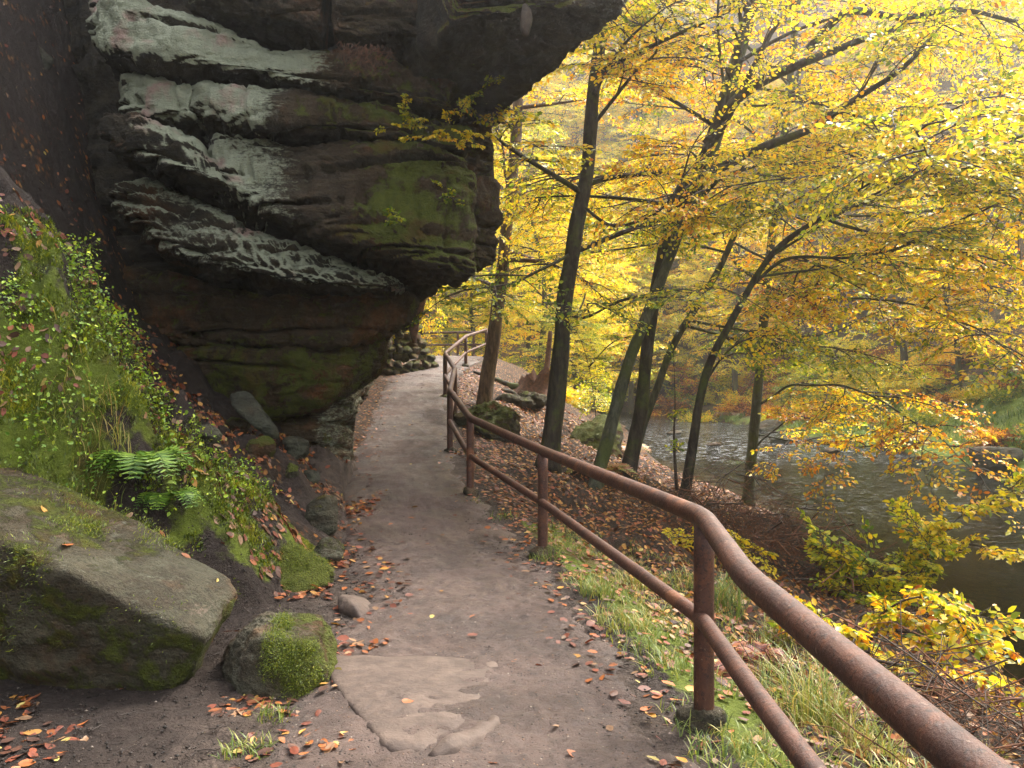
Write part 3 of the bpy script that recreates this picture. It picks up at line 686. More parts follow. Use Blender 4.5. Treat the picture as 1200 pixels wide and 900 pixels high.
class Foliage:
    """sprays of leaves with their twigs, all of one crown"""
    def __init__(s, seed=0): s.mb = MB(); s.r = np.random.default_rng(seed); s.nl = 0; s.var = 1.5
    def spray(s, p, d, L, leaf=.09, tone=3., jit=.7, twig=True, flat=.35, wr=.62):
        r = s.r; B, Ax, S = TPL[r.integers(len(TPL))]
        d = d / np.linalg.norm(d); up = np.array([0, 0, 1.]) + r.normal(size=3) * flat
        side = np.cross(up, d); side /= np.linalg.norm(side) + 1e-9; n = np.cross(d, side)
        Rm = np.stack([d, side, n]) ; keep = r.random(len(B)) < .9
        b = p + (B[keep] * L) @ Rm; a = Ax[keep] @ Rm + r.normal(size=(keep.sum(), 3)) * .2
        nr = n + r.normal(size=(keep.sum(), 3)) * .55
        l = leaf * .9 * r.uniform(.5, 1.2, keep.sum())
        P, Q = leaf_arrays(b, a, nr, l, l * wr, r.uniform(-.1, .3))
        t = tone - .2 + r.normal() * .3 + r.normal(size=keep.sum()) * jit * 1.25 + s.var * vnoise(p[None] * .6 + 9.7, 77)[0]
        c = palette(t) * r.uniform(.8, 1.15, (keep.sum(), 1))
        s.mb.add(P, Q, None, np.repeat(c, 6, 0), 0); s.nl += keep.sum()
        if twig:
            for q in S: s.mb.tube(p + (q * L) @ Rm, np.linspace(.006, .002, len(q)) * (1.3 if q is S[0] else .8), 3, 1, cap=False)
    def branch(s, p, d, L, leaf, tone, jit=.7, step=.3, sl=(.5, .9), r0=.015, droop=.22, twig=True, flat=.35):
        r = s.r; d = d / np.linalg.norm(d); n = 8; t = np.linspace(0, 1, n)
        bend = r.normal(size=3) * .12
        P = p + d * (t * L)[:, None] + np.array([0, 0, -1.]) * (droop * L * t ** 2)[:, None] + bend * (L * np.sin(t * 3))[:, None] * .5
        s.mb.tube(P, np.linspace(r0, .005, n), 4, 1, cap=False)
        k = max(2, int(L / step))
        for i in range(k + 1):
            u = .2 + .8 * i / k; j = min(int(u * (n - 1)), n - 2); pp = P[j] + (P[j + 1] - P[j]) * (u * (n - 1) - j); dd = P[j + 1] - P[j]; dd /= np.linalg.norm(dd)
            if i < k:
                sd = np.cross([0, 0, 1.], dd) * (1 if i % 2 else -1); dd = dd * .6 + sd * .8 + np.array([0, 0, r.normal() * .15])
            s.spray(pp, dd, r.uniform(*sl) * (1 - .25 * u), leaf, tone, jit, twig, flat)
    def build(s, name, parent, loc):
        return s.mb.build(name, [M['leaf'], M['twig']], parent, loc)

def limb(P, step=.25): return resample(P, step)

def tree(name, label, trunk, r0, r1, limbs, bark='bark', seed=0, leaf=.09, tone=3., jit=.7, auto=0, zlo=2.5, zhi=11, blen=(.8, 2.0), dens=.39, group=None, flare=1.5, autolen=(2, 4.5), bias=None, tonefn=None, sl=(.5, .9)):
    """a tapered trunk, limbs and a crown; trunk and limbs are lists of world points"""
    r = np.random.default_rng(seed); base = np.array(trunk[0]); root = empty(name, base, label, 'tree', group)
    P = resample(trunk, .12); P = P.copy(); n = len(P); s = np.linspace(0, 1, n)
    rad = r0 + (r1 - r0) * s; hgt = P[:, 2] - base[2]; rad = rad * (1 + (flare - 1) * np.exp(-np.maximum(hgt, 0) / .25))
    mb = MB(); mb.tube(P, rad, 16, rough=.12, seed=seed)
    L = []
    for pts, a, b in limbs:
        q = limb(pts, .15); q += np.c_[vnoise(q * 1.3, seed), vnoise(q * 1.3, seed + 1), vnoise(q * 1.3, seed + 2)] * .06
        mb.tube(q, np.linspace(a, b, len(q)), 9, rough=.1, seed=seed + 1); L.append((q, b))
    for i in range(auto):
        zz = base[2] + r.uniform(zlo, zhi); k = int(np.argmin(np.abs(P[:, 2] - zz))); p = P[k]
        an = r.uniform(0, 2 * np.pi); d = np.array([math.cos(an), math.sin(an), r.uniform(.05, .5)])
        if bias is not None: d = d + np.array(bias) * r.uniform(.2, 1)
        d /= np.linalg.norm(d); ln = r.uniform(*autolen); t = np.linspace(0, 1, 7)[:, None]
        q = p + d * ln * t + np.array([0, 0, -.18]) * ln * t ** 2 + r.normal(size=3) * .12 * ln * np.sin(t * 2.6)
        q = limb(q, .2); mb.tube(q, np.linspace(min(rad[k] * .45, .05), .01, len(q)), 7, rough=.1, seed=seed); L.append((q, .01))
    mb.build('trunk', [M[bark]], root, base)
    fo = Foliage(seed + 100)
    for q, b in L:
        seg = np.concatenate([[0], np.cumsum(np.linalg.norm(np.diff(q, axis=0), axis=1))]); tot = seg[-1]
        u = max(.5, tot * .18)
        while u < tot:
            k = int(np.searchsorted(seg, u)); k = min(k, len(q) - 2); d = q[k + 1] - q[k]; d /= np.linalg.norm(d)
            sd = np.cross([0, 0, 1.], d); sd /= np.linalg.norm(sd) + 1e-9
            sgn = 1 if r.random() < .5 else -1
            dd = d * r.uniform(.3, .9) + sd * sgn * r.uniform(.5, 1) + np.array([0, 0, r.uniform(-.25, .3)])
            tn = tone if tonefn is None else tonefn(q[k])
            fo.branch(q[k], dd, r.uniform(*blen) * (1 - .35 * u / tot), leaf, tn, jit, sl=sl)
            u += dens * r.uniform(.6, 1.4)
        tn = tone if tonefn is None else tonefn(q[-1])
        fo.branch(q[-1], q[-1] - q[-2], r.uniform(.7, 1.2), leaf, tn, jit, sl=sl)
    fo.build('crown', root, base)
    return root, fo.nl

def up(P, dz, lean=(0, 0)):
    """carry a traced trunk on above the frame"""
    e = P[-1]; return P + [e + np.array([lean[0] * .5, lean[1] * .5, dz * .5]), e + np.array([lean[0], lean[1], dz])]
def tr(L, Y, Y1=None):
    n = len(L); Y1 = Y if Y1 is None else Y1
    return [at(px, py, Y + (Y1 - Y) * i / (n - 1)) for i, (px, py) in enumerate(L)]
def low_green(p):
    t = 2.9 + .35 * (p[2] - 3.5) ** 1 * .5
    return float(np.clip(t, 1.5, 3.6))
NL = 0
Y1 = hit(567, 478)[1]
_, k = tree('beech_tree', 'brown barked tree rising beside the railing right where the rock overhang ends', up(tr([(566, 492), (569, 455), (577, 405), (586, 340), (592, 285), (599, 220), (606, 140)], Y1), 6, (.3, .4)), .165, .07,
     [(tr([(590, 305), (625, 306), (660, 318), (690, 330)], Y1, Y1 - 1), .06, .02), (tr([(598, 225), (590, 180), (580, 150)], Y1), .04, .015), (tr([(596, 240), (640, 232), (690, 215)], Y1, Y1 + 1), .035, .012)],
     'brownbark', 1, .085, 2.7, .6, 9, 2.2, 7.5, tonefn=lambda p: 1.9 + .25 * max(0, p[2] - 2.5), bias=(.6, .6, 0)); NL += k
Y2 = hit(642, 548)[1]
_, k = tree('beech_tree', 'dark tall straight trunk in front of the broken stump', up(tr([(641, 552), (648, 495), (656, 430), (662, 350), (673, 280), (688, 200), (696, 100), (712, 0)], Y2), 4, (.3, 0)), .15, .065,
     [(tr([(668, 300), (640, 315), (600, 330), (560, 335)], Y2, Y2 - 1.5), .03, .01), (tr([(662, 365), (690, 372), (740, 350), (800, 345)], Y2, Y2 - 1.2), .025, .01), (tr([(680, 240), (720, 268), (770, 250), (800, 200)], Y2, Y2 - 1), .03, .01), (tr([(692, 150), (740, 90), (770, 60), (760, 30)], Y2, Y2 - 1.5), .035, .012)],
     'bark', 2, .085, 2.6, .7, 9, 3, 8, tonefn=lambda p: 1.2 + .3 * max(0, p[2] - 2.2), bias=(.3, .4, 0)); NL += k
Y3 = hit(697, 572)[1]
_, k = tree('beech_tree', 'pale greenish trunk leaning right, between the dark straight trunk and the forked tree', up(tr([(697, 578), (703, 548), (716, 500), (735, 430), (752, 385), (772, 335), (800, 262), (822, 215), (838, 175)], Y3, Y3 + 1), 4, (1.2, .5)), .11, .05,
     [(tr([(812, 235), (850, 205), (885, 190)], Y3 + 1, Y3), .05, .02)], 'greenbark', 3, .09, 3, .7, 7, 4, 8, bias=(.3, -.2, 0), tonefn=lambda p: 1.7 + .2 * max(0, p[2] - 2.5)); NL += k
Y4 = hit(735, 562)[1]
_, k = tree('beech_tree', 'dark forked tree whose two mossy limbs sweep up to the right across the photo', up(tr([(733, 568), (742, 525), (752, 470), (760, 390), (772, 320), (786, 255), (805, 210), (832, 165)], Y4), 5, (1.5, 0)), .125, .065,
     [(tr([(830, 170), (868, 110), (930, 82), (1000, 52), (1062, 26)], Y4, Y4 - 1.6), .115, .04), (tr([(868, 108), (900, 45), (925, 5), (935, -40)], Y4, Y4), .055, .03),
      (tr([(788, 262), (806, 228), (840, 200), (890, 175), (950, 152), (1000, 118), (1050, 85), (1093, 47)], Y4, Y4 - 2.2), .11, .03), (tr([(985, 130), (1010, 108), (1030, 75)], Y4 - 1.4, Y4 - 1.6), .03, .01),
      (tr([(950, 60), (990, 18), (1060, 18), (1120, 12), (1190, 28)], Y4 - .9, Y4 - 2.5), .075, .022), (tr([(868, 108), (840, 62), (800, 40), (780, 0)], Y4, Y4 - 2), .03, .01), (tr([(870, 118), (885, 122), (960, 125), (1040, 145), (1085, 180)], Y4 - .4, Y4 - 2.5), .022, .008)],
     'bark', 4, .092, 3.3, .8, 8, 4, 8.5, bias=(.6, -.4, 0), tonefn=lambda p: 2.3 + .2 * max(0, p[2] - 3)); NL += k
Y5 = hit(742, 548)[1]
_, k = tree('beech_tree', 'slender trunk leaning furthest right out of the foot of the forked tree', up(tr([(738, 560), (752, 505), (770, 455), (790, 402), (818, 356), (850, 300)], Y5), 4, (1.6, 0)), .085, .04,
     [], 'greenbark', 5, .09, 2.8, .7, 7, 3, 7, bias=(.5, -.4, 0), tonefn=lambda p: 1.3 + .22 * max(0, p[2] - 2)); NL += k
Y6 = hit(802, 585)[1]
_, k = tree('beech_tree', 'thin curved trunk on the water edge that bends right into a long limb', tr([(801, 588), (808, 545), (820, 470), (834, 420), (858, 375), (890, 318), (918, 285), (965, 255), (1030, 232), (1082, 215)], Y6, Y6 - 1), .085, .025,
     [(tr([(820, 460), (845, 420), (870, 400)], Y6), .03, .01), (tr([(965, 255), (1010, 270), (1070, 285), (1140, 300)], Y6 - .6, Y6 - 1.5), .03, .008), (tr([(880, 335), (930, 300), (1000, 300), (1080, 280), (1150, 250)], Y6 - .4, Y6 - 2), .03, .008)],
     'bark', 6, .095, 3.2, .8, 12, 3.5, 6.5, bias=(.6, -.6, 0), tonefn=lambda p: 2.2 + .22 * max(0, p[2] - 2)); NL += k
Y7 = hit(878, 590)[1]
_, k = tree('beech_tree', 'upright grey trunk standing alone at the water edge, rightmost of the bank trees', up(tr([(877, 594), (880, 545), (886, 480), (893, 400), (900, 320), (911, 225), (919, 160)], Y7), 5, (.4, -.3)), .115, .065,
     [(tr([(900, 350), (925, 320), (960, 304), (1030, 303), (1100, 318), (1170, 335)], Y7, Y7 - 5), .05, .012), (tr([(898, 372), (920, 352), (970, 350), (1050, 352), (1130, 380), (1190, 420)], Y7, Y7 - 6), .035, .01),
      (tr([(890, 475), (925, 455), (975, 452), (1030, 470), (1090, 510), (1150, 560)], Y7, Y7 - 6), .03, .008), (tr([(886, 525), (930, 490), (985, 475)], Y7, Y7 - 2), .022, .007), (tr([(888, 510), (950, 520), (1020, 520), (1090, 500)], Y7, Y7 - 4), .02, .007),
      (tr([(905, 300), (960, 260), (1060, 250), (1160, 230), (1230, 200)], Y7, Y7 - 6), .04, .01), (tr([(915, 200), (980, 170), (1080, 130), (1180, 110)], Y7, Y7 - 5), .04, .01)],
     'greenbark', 7, .098, 3.4, .9, 9, 4, 8.5, bias=(.8, -.6, 0), tonefn=lambda p: 2.85 + .12 * max(0, p[2] - 3) + (.5 if p[2] < 1.5 else 0)); NL += k
print('near leaves', NL, 'Y', [round(v,1) for v in (Y1,Y2,Y3,Y4,Y5,Y6,Y7)])

def scrub(name, label, cat, base, stems, leaf, tone, jit, seed, r0=.012, dens=.1, sl=(.22, .4), group=None):
    root = empty(name, base, label, cat, group); mb = MB(); fo = Foliage(seed); fo.var = .5
    for pts in stems:
        q = limb(pts, .06); mb.tube(q, np.linspace(r0, .003, len(q)), 6)
        n = len(q); i = int(n * .3)
        while i < n - 1:
            d = q[i + 1] - q[i]; sd = np.cross([0, 0, 1.], d); sd /= np.linalg.norm(sd) + 1e-9
            fo.spray(q[i], d / np.linalg.norm(d) * .6 + sd * fo.r.choice([-1, 1]) + np.array([0, 0, fo.r.normal() * .3]), fo.r.uniform(*sl), leaf, tone, jit)
            i += max(1, int(dens / .06 * fo.r.uniform(.6, 1.4)))
        fo.spray(q[-1], q[-1] - q[-2], sl[1], leaf, tone, jit)
    mb.build('stem', [M['twig']], root, base); fo.build('foliage', root, base); return root
g = hit(1005, 765); Yg = g[1]
scrub('beech_sapling', 'bright yellow leaved sapling spreading over the bank just beyond the railing, lower right', 'sapling', g,
      [[g, at(1020, 730, Yg), at(1080, 700, Yg - .3), at(1160, 745, Yg - .6)], [g, at(1040, 740, Yg), at(1120, 755, Yg - .4), at(1185, 800, Yg - .7)], [g, at(980, 740, Yg - .4), at(960, 720, Yg - .7)], [g, at(1050, 770, Yg - .5), at(1100, 780, Yg - .8)], [g, at(1010, 720, Yg + .2), at(1090, 720, Yg), at(1150, 725, Yg)]], .085, 2.9, 1.1, 201)
g2 = hit(1030, 700)
scrub('beech_sapling', 'green leaved sapling above the yellow one, its branch arching over the water', 'sapling', g2,
      [[g2, at(1010, 690, g2[1]), at(985, 660, g2[1] - .2)], [g2, at(1040, 680, g2[1]), at(1060, 650, g2[1])], [g2, at(1015, 700, g2[1] - .5), at(990, 690, g2[1] - .6)], [g2, at(1005, 690, g2[1] - .3), at(975, 650, g2[1] - .5), at(965, 635, g2[1] - .5)], [g2, at(1060, 690, g2[1] - .3), at(1090, 650, g2[1] - .4), at(1075, 620, g2[1] - .4)], [g2, at(1030, 690, g2[1] - .5), at(1020, 650, g2[1] - .6)]], .1, 1.7, .7, 202, dens=.09, sl=(.25, .45))
scrub('beech_sapling', 'yellow green sapling whose thin branch rises past the right edge over the river', 'sapling', g2 + np.array([.3, .2, -.1]),
      [[g2 + np.array([.3, .2, -.1]), at(1080, 665, g2[1]), at(1120, 610, g2[1] - .5), at(1180, 575, g2[1] - 1), at(1230, 540, g2[1] - 1.2)], [at(1100, 635, g2[1]), at(1150, 640, g2[1] - .6), at(1210, 650, g2[1] - 1)], [at(1080, 660, g2[1]), at(1085, 625, g2[1]), at(1070, 610, g2[1])]], .09, 2.5, .6, 203)
g = hit(850, 655)
scrub('beech_sapling', 'low yellow sapling behind the corner post of the railing', 'sapling', g, [[g, at(870, 630, g[1]), at(890, 650, g[1] - .3)], [g, at(840, 632, g[1]), at(800, 630, g[1] - .2)], [g, at(820, 645, g[1]), at(760, 628, g[1])]], .08, 3.0, .4, 204, sl=(.2, .35))
g = hit(793, 575)
scrub('young_tree', 'bare thin dark sapling standing between two leaning trunks', 'sapling', g, [[g, at(790, 520, g[1]), at(791, 470, g[1]), at(790, 430, g[1])]], .085, 1.6, .6, 205, .035, .9)
g = hit(770, 470, 16)
scrub('beech_sapling', 'sparse yellow green bush on the bank beside the broken stump', 'sapling', hit(700, 500), [[hit(700, 500), at(690, 430, 16), at(670, 380, 15.5), at(640, 360, 15)], [at(690, 430, 16), at(720, 400, 15.5), at(760, 390, 15)]], .085, 1.9, .6, 206, .02, .25, (.4, .6))

# background trees: four kinds, copied
def bg_proto(kind, seed):
    r = np.random.default_rng(seed); h = [13, 11, 9, 15][kind]
    root = empty('background_tree', (0, 0, 0), None, 'tree')
    trunk = [np.array([math.sin(i * .9 + seed) * .12 * i, math.cos(i * 1.3 + seed) * .1 * i, h * i / 6]) for i in range(7)]
    P = resample(trunk, .4); mb = MB(); mb.tube(P, np.linspace(.2, .03, len(P)) * (1 + .6 * np.exp(-P[:, 2] / .4)), 9, rough=.1, seed=seed)
    fo = Foliage(seed); tone = [2.8, 3.1, 1.9, 2.5][kind]
    for i in range([34, 30, 26, 36][kind]):
        z = h * (.16 + .82 * (i / 36) ** .9); k = int(np.argmin(np.abs(P[:, 2] - z))); an = i * 2.4 + r.normal() * .3
        ln = (1 - (z / h) ** 2 * .75) * r.uniform(2.4, 4.2) * h / 13; d = np.array([math.cos(an), math.sin(an), r.uniform(.05, .45)])
        t = np.linspace(0, 1, 6)[:, None]; q = P[k] + d * ln * t + np.array([0, 0, -.2]) * ln * t ** 2; q = limb(q, .3)
        mb.tube(q, np.linspace(.05, .012, len(q)), 5)
        for u in np.linspace(.3, 1, 5):
            j = min(int(u * (len(q) - 1)), len(q) - 1); sd = np.array([-d[1], d[0], 0]) * r.choice([-1, 1])
            fo.branch(q[j], d * .7 + sd * r.uniform(.2, 1) + np.array([0, 0, r.normal() * .15]), r.uniform(.9, 1.7), .15, tone, .55, .5, (.8, 1.2), .012, .2, False)
    mb.build('trunk', [M['bark']], root, (0, 0, 0)); fo.build('crown', root, (0, 0, 0))
    return root, fo.nl
PROTO = []
for k in range(4):
    p, nl = bg_proto(k, 500 + k); PROTO.append(p); print('bg leaves', nl)
LAB = ['tall golden beech fading into the mist on the far hillside', 'orange yellow beech on the misty far hillside', 'low yellow green tree in the mist near the stream', 'slim pale yellow tree in the mist up the valley']
used = set()
def plant(kind, x, y, s, rz, label=None, group='misty trees across the valley'):
    z = Hz(x, y) - .1; src = PROTO[kind]
    if kind in used:
        o = src.copy(); COL.objects.link(o)
        for ch in src.children: c = ch.copy(); COL.objects.link(c); c.parent = o
    else: o = src; used.add(kind)
    o.location = (x, y, z); o.scale = (s, s, s); o.rotation_euler = (0, 0, rz)
    tag(o, label or LAB[kind], 'tree', group); return o
br = np.random.default_rng(77)
SPOT = [(3, .8, 36, .8), (0, 3.0, 41, .95), (3, -2.8, 40, .9), (2, -1.0, 37, .7), (0, 5.5, 50, 1.0), (1, -5.5, 46, 1.1), (2, 2.5, 33.5, .6), (1, 1.5, 54, 1.1), (3, 9, 62, 1.2), (0, 14.5, 52, 1.1), (2, 17, 42, .7), (1, 19.5, 36, .8),
        (0, 22, 44, 1.1), (1, 22, 29, .9), (0, 26, 34, 1.1), (3, 24, 24, .9), (1, 29, 27, 1.1), (0, 31, 41, 1.2), (1, 17.5, 59, 1.1), (0, 25, 56, 1.2), (3, 34, 52, 1.2), (0, -7, 57, 1.2), (1, 3, 66, 1.2), (0, -1, 72, 1.3), (3, 12, 74, 1.3), (1, 21, 70, 1.3), (0, -12, 68, 1.3), (0, 37, 34, 1.2), (1, 30, 18, 1.0), (2, 19, 24, .55)]
SPOT += [(int(br.integers(0, 4)), br.uniform(-14, 44), br.uniform(62, 100), br.uniform(1.1, 1.5)) for _ in range(34)]
for k, x, y, s in SPOT: plant(k, x + br.normal() * .4, y + br.normal() * .4, s, br.uniform(0, 6.28))

def bush_proto(name, label, seed, tone, jit, hgt):
    root = empty(name, (0, 0, 0), label, 'bush', 'bushes on the far bank'); fo = Foliage(seed); r = np.random.default_rng(seed); mb = MB()
    for i in range(26):
        an = r.uniform(0, 6.28); d = np.array([math.cos(an), math.sin(an), r.uniform(.3, 1.6)]); d /= np.linalg.norm(d); L = hgt * r.uniform(.6, 1.1)
        q = limb([np.zeros(3), d * L * .5, d * L + np.array([0, 0, -.15 * L])], .2); mb.tube(q, np.linspace(.02, .006, len(q)), 4)
        for u in (.35, .6, .8, 1.0):
            j = int(u * (len(q) - 1)); fo.spray(q[j], d * .5 + r.normal(size=3) * .6, hgt * .5, .13, tone, jit, False)
    mb.build('stem', [M['twig']], root, (0, 0, 0)); fo.build('foliage', root, (0, 0, 0)); return root
BP = [bush_proto('bush', 'green leafy bush on the far bank of the stream', 911, .7, .6, 1.2), bush_proto('bush', 'russet brown bush on the far bank of the stream', 912, 5.6, .9, 1.1), bush_proto('bush', 'yellow green bush on the far bank of the stream', 913, 1.8, .7, 1.3)]
bu = set()
for i in range(62):
    k = [0, 1, 2, 0][i % 4]; y = br.uniform(19, 52); x = np.interp(y, *FAR_E) + (.8 + 9 * br.random() ** 1.3); src = BP[k]
    if i >= 34: y = br.uniform(34, 62); x = np.interp(y, *NEAR_E) - .5 - 9 * br.random() if i % 3 else np.interp(y + 10, *FAR_E) + br.uniform(-1, 6)
    if k in bu:
        o = src.copy(); COL.objects.link(o)
        for ch in src.children: c = ch.copy(); COL.objects.link(c); c.parent = o
    else: o = src; bu.add(k)
    o.location = (x, y, Hz(x, y) - .05); sc_ = br.uniform(.6, 1.3); o.scale = (sc_, sc_, sc_ * .9); o.rotation_euler = (0, 0, br.uniform(0, 6.28))

for i in range(44):
    px_, py2 = br.uniform(640, 1190), br.uniform(425, 490); g = hit(px_, py2, 24)
    if g[1] > 90 or g[2] < water_z(g[1]) + .1: continue
    o = BP[i % 3].copy(); COL.objects.link(o)
    for ch in BP[i % 3].children: c = ch.copy(); COL.objects.link(c); c.parent = o
    o.location = tuple(g - np.array([0, 0, .05])); sc_ = br.uniform(.7, 1.2) * g[1] / 40; o.scale = (sc_, sc_, sc_ * .8); o.rotation_euler = (0, 0, br.uniform(0, 6.28))

# ------------------------------------------------------------------ stump, brush, grass
boulder('boulder', blob(*(hit(608, 474) + np.array([0, .5, -.08])), .9, .8, .42, 79, 0, 14), 'dark earthy root mound under the jagged stump', 'mound', sub=5, k=8, rough=.14, seed=79, lichen=0, moss=.55)
g = hit(622, 462)
st = empty('broken_stump', g, 'jagged reddish broken tree stump among roots behind the railing trees', 'stump')
m = MB(); h = .62; sides = 26; zs = np.linspace(-.3, 1, 16); rr = np.random.default_rng(4); jag = .9 + .25 * np.sin(np.arange(sides) * .24 + 1) + .12 * np.sin(np.arange(sides) * 1.7) + rr.uniform(-.16, .16, sides); VV = []
for t in zs:
    for j in range(sides):
        th = j / sides * 2 * np.pi; rad = .46 + .4 * math.exp(-(t + .3) * 3.2) + .05 * math.sin(th * 5)
        VV.append(g + np.array([math.cos(th) * rad + .25 * max(t, 0), math.sin(th) * rad, t * h * (jag[j] if t > .5 else 1 + (jag[j] - 1) * max(t, 0) * 2 if t > 0 else 1) + .0]))
VV = np.array(VV); m.add(VV, grid_quads(len(zs), sides, True)); 
inner = VV[-sides:] * 1.0; inner = inner + (g + np.array([.25, 0, 0]) - inner) * np.array([.35, .35, 0]) - np.array([0, 0, .45])
m.add(np.vstack([VV[-sides:], inner]), grid_quads(2, sides, True)); m.build('stump_wood', [M['wood']], st, g)
m = MB()
for an in (.3, 1.7, 3.0, 4.2, 5.4):
    d = np.array([math.cos(an), math.sin(an), 0]); P = [g + d * .3 + np.array([0, 0, .15])] + [np.array([*(g + d * q)[:2], Hz(*(g + d * q)[:2]) + .03]) for q in (.7, 1.1, 1.6)]
    m.tube(resample(P, .08), np.linspace(.13, .03, len(resample(P, .08))), 9, rough=.2, seed=int(an * 9))
m.build('root', [M['bark']], st, g)
g = hit(612, 470); 
m = MB(); ys = hit(640, 466)[1]; P = resample([at(640, 468, ys), at(641, 430, ys), at(645, 388, ys)], .08); m.tube(P, np.linspace(.13, .06, len(P)), 10, rough=.35, seed=4)
o = m.build('dead_snag', [M['wood']], None, P[0]); tag(o, 'thin splintered dead snag right beside the jagged stump', 'dead tree')

def brush(label, c, sx, sy, hgt, n, seed, leaf=True):
    r = np.random.default_rng(seed); m = MB(); base = np.array([c[0], c[1], Hz(c[0], c[1])])
    for i in range(n):
        x, y = c[0] + r.normal() * sx, c[1] + r.normal() * sy; z = Hz(x, y) + abs(r.normal()) * hgt * math.exp(-((x - c[0]) / sx) ** 2 * .3)
        an = r.uniform(0, 6.28) if r.random() < .4 else r.normal() * .5 + 2.6; L = r.uniform(.2, .9); d = np.array([math.cos(an), math.sin(an), r.normal() * .35])
        t = np.linspace(0, 1, 5)[:, None]; P = np.array([x, y, z]) + d * L * (t - .5) + r.normal(size=3) * .22 * L * np.sin(t * 3.1) + r.normal(size=3) * .12 * L * np.sin(t * 6.2)
        c0 = r.uniform(.4, 1.3); m.tube(P, np.linspace(r.uniform(.0025, .006) if r.random() < .9 else .012, .0015, 5), 4, int(r.random() < .55), cap=False)
    o = m.build('brush_pile', [M['twig'], M['redtwig']], None, base); tag(o, label, 'brush pile'); return o
c = hit(905, 640); brush('tangled dark brush pile on the water edge behind the corner post', (c[0], c[1]), .9, .8, .4, 1100, 31)
c = hit(1110, 850); brush('heap of dead twigs on the bank below the yellow sapling, bottom right', (c[0], c[1]), .55, .5, .12, 300, 32)
c = hit(1000, 690); brush('thin dead brush behind the green sapling at the water edge', (c[0], c[1]), .5, .6, .15, 250, 33)

def blades(m, P, h, lean, w, col, r, N=None):
    """bent grass blades at points P"""
    n = len(P); an = r.uniform(0, 6.28, n); d = np.c_[np.cos(an), np.sin(an), np.zeros(n)]; s = np.c_[-np.sin(an), np.cos(an), np.zeros(n)] * w[:, None]
    U = np.array([[0, 0, 1.]]) if N is None else N
    if N is not None:
        d = r.normal(size=(n, 3)); d -= N * (d * N).sum(1)[:, None]; d /= np.linalg.norm(d, axis=1)[:, None]; s = np.cross(N, d) * w[:, None]
    d = d * lean[:, None]; out = []
    for t, k in ((0, 1), (.4, .9), (.75, .6), (1, .08)):
        c = P + U * (h * (t - .35 * t ** 2.2 * np.minimum(lean * 1.4 / np.maximum(h, 1e-3), 1)))[:, None] + d * t ** 1.8
        out.append(c - s * k); out.append(c + s * k)
    V = np.stack(out, 1); k = np.arange(n)[:, None] * 8
    Q = np.stack([k + [0, 1, 3, 2], k + [2, 3, 5, 4], k + [4, 5, 7, 6]], 1).reshape(-1, 4)
    m.add(V.reshape(-1, 3), Q, None, np.repeat(col, 8, 0))
GP = np.array([(.055, .10, .012), (.12, .18, .02), (.24, .26, .04), (.38, .30, .08), (.30, .17, .05)])
def tuft(px, py, n, hgt, rad, seed, label, tone=1.5, pos=None, group='grass tufts along the railing', cat='grass tuft', name='grass_tuft', lean=1.2):
    r = np.random.default_rng(seed); g = hit(px, py) if pos is None else np.array(pos); m = MB()
    cl = lambda: np.clip(r.normal(size=n), -1.5, 1.5) * rad; x = g[0] + cl(); y = g[1] + cl(); P = np.c_[x, y, H0(x, y)[0] - .01 if pos is None else np.full(n, g[2])]
    h = hgt * r.uniform(.45, 1.1, n); t = np.clip(tone + r.normal(size=n) * .9, 0, 3.99); i = t.astype(int); f = (t - i)[:, None]
    blades(m, P, h, h * r.uniform(.15, lean, n), r.uniform(.0018, .004, n), GP[i] * (1 - f) + GP[np.minimum(i + 1, 4)] * f, r)
    o = m.build(name, [M['grass']], None, g); tag(o, label, cat, group); return o
TU = [(850, 715, 200, .5, .09, 'tall green tuft of long grass just beyond the corner post', 1.2), (955, 850, 240, .48, .1, 'yellow green grass tuft seen between the two rails, lower right', 1.7), (860, 880, 160, .12, .14, 'short mossy grass at the foot of the corner post', 1.4),
      (700, 700, 120, .24, .08, 'green grass tuft at the path edge between the second and the corner post', 1.4), (730, 735, 130, .2, .1, 'yellowing grass at the path edge left of the corner post', 2.1), (780, 780, 120, .14, .1, 'short bright grass on the path edge left of the corner post foot', 1.5), (640, 655, 90, .14, .1, 'little grass tuft at the foot of the second post', 1.2),
      (590, 608, 70, .12, .1, 'small green tuft on the path edge past the second post', 1.1), (1010, 880, 150, .3, .1, 'straw coloured grass below the top rail, bottom right', 2.3), (905, 800, 130, .22, .1, 'olive grass under the lower rail', 1.9), (800, 690, 100, .2, .1, 'thin grass tuft beyond the rails', 1.9),
      (740, 690, 90, .22, .08, 'pale grass tuft leaning out beyond the lower rail', 2.4), (920, 760, 130, .36, .1, 'green grass seen just under the top rail bend', 1.5), (555, 590, 60, .1, .08, 'tiny tuft at the third post', 1.3), (815, 845, 110, .1, .1, 'mossy green tuft by the path left of the corner post', 1.1)]
for i, (px, py, n, h, rd, lab, tn) in enumerate(TU): tuft(px, py, n, h, rd, 600 + i, lab, tn)
tuft(120, 530, 150, .3, .1, 640, 'dry straw grass clump hanging down the mossy bank', 2.6, group='plants on the mossy bank', lean=1.3)
tuft(75, 480, 120, .24, .09, 641, 'green and straw grass above the dry clump on the bank', 2.0, group='plants on the mossy bank', lean=1.3)
tuft(100, 585, 120, .16, .08, 642, 'green grass beside the fern on the bank', 1.0, group='plants on the mossy bank')
gz = at(862, 548, (CZ + 1.25) / 98 * F); tuft(862, 548, 160, .35, .22, 643, 'lone bright green grass clump standing in the stream', 1.1, pos=gz, group=None)
tuft(320, 845, 60, .12, .05, 644, 'small green plant tuft below the knee high boulder', 1.0, group=None)
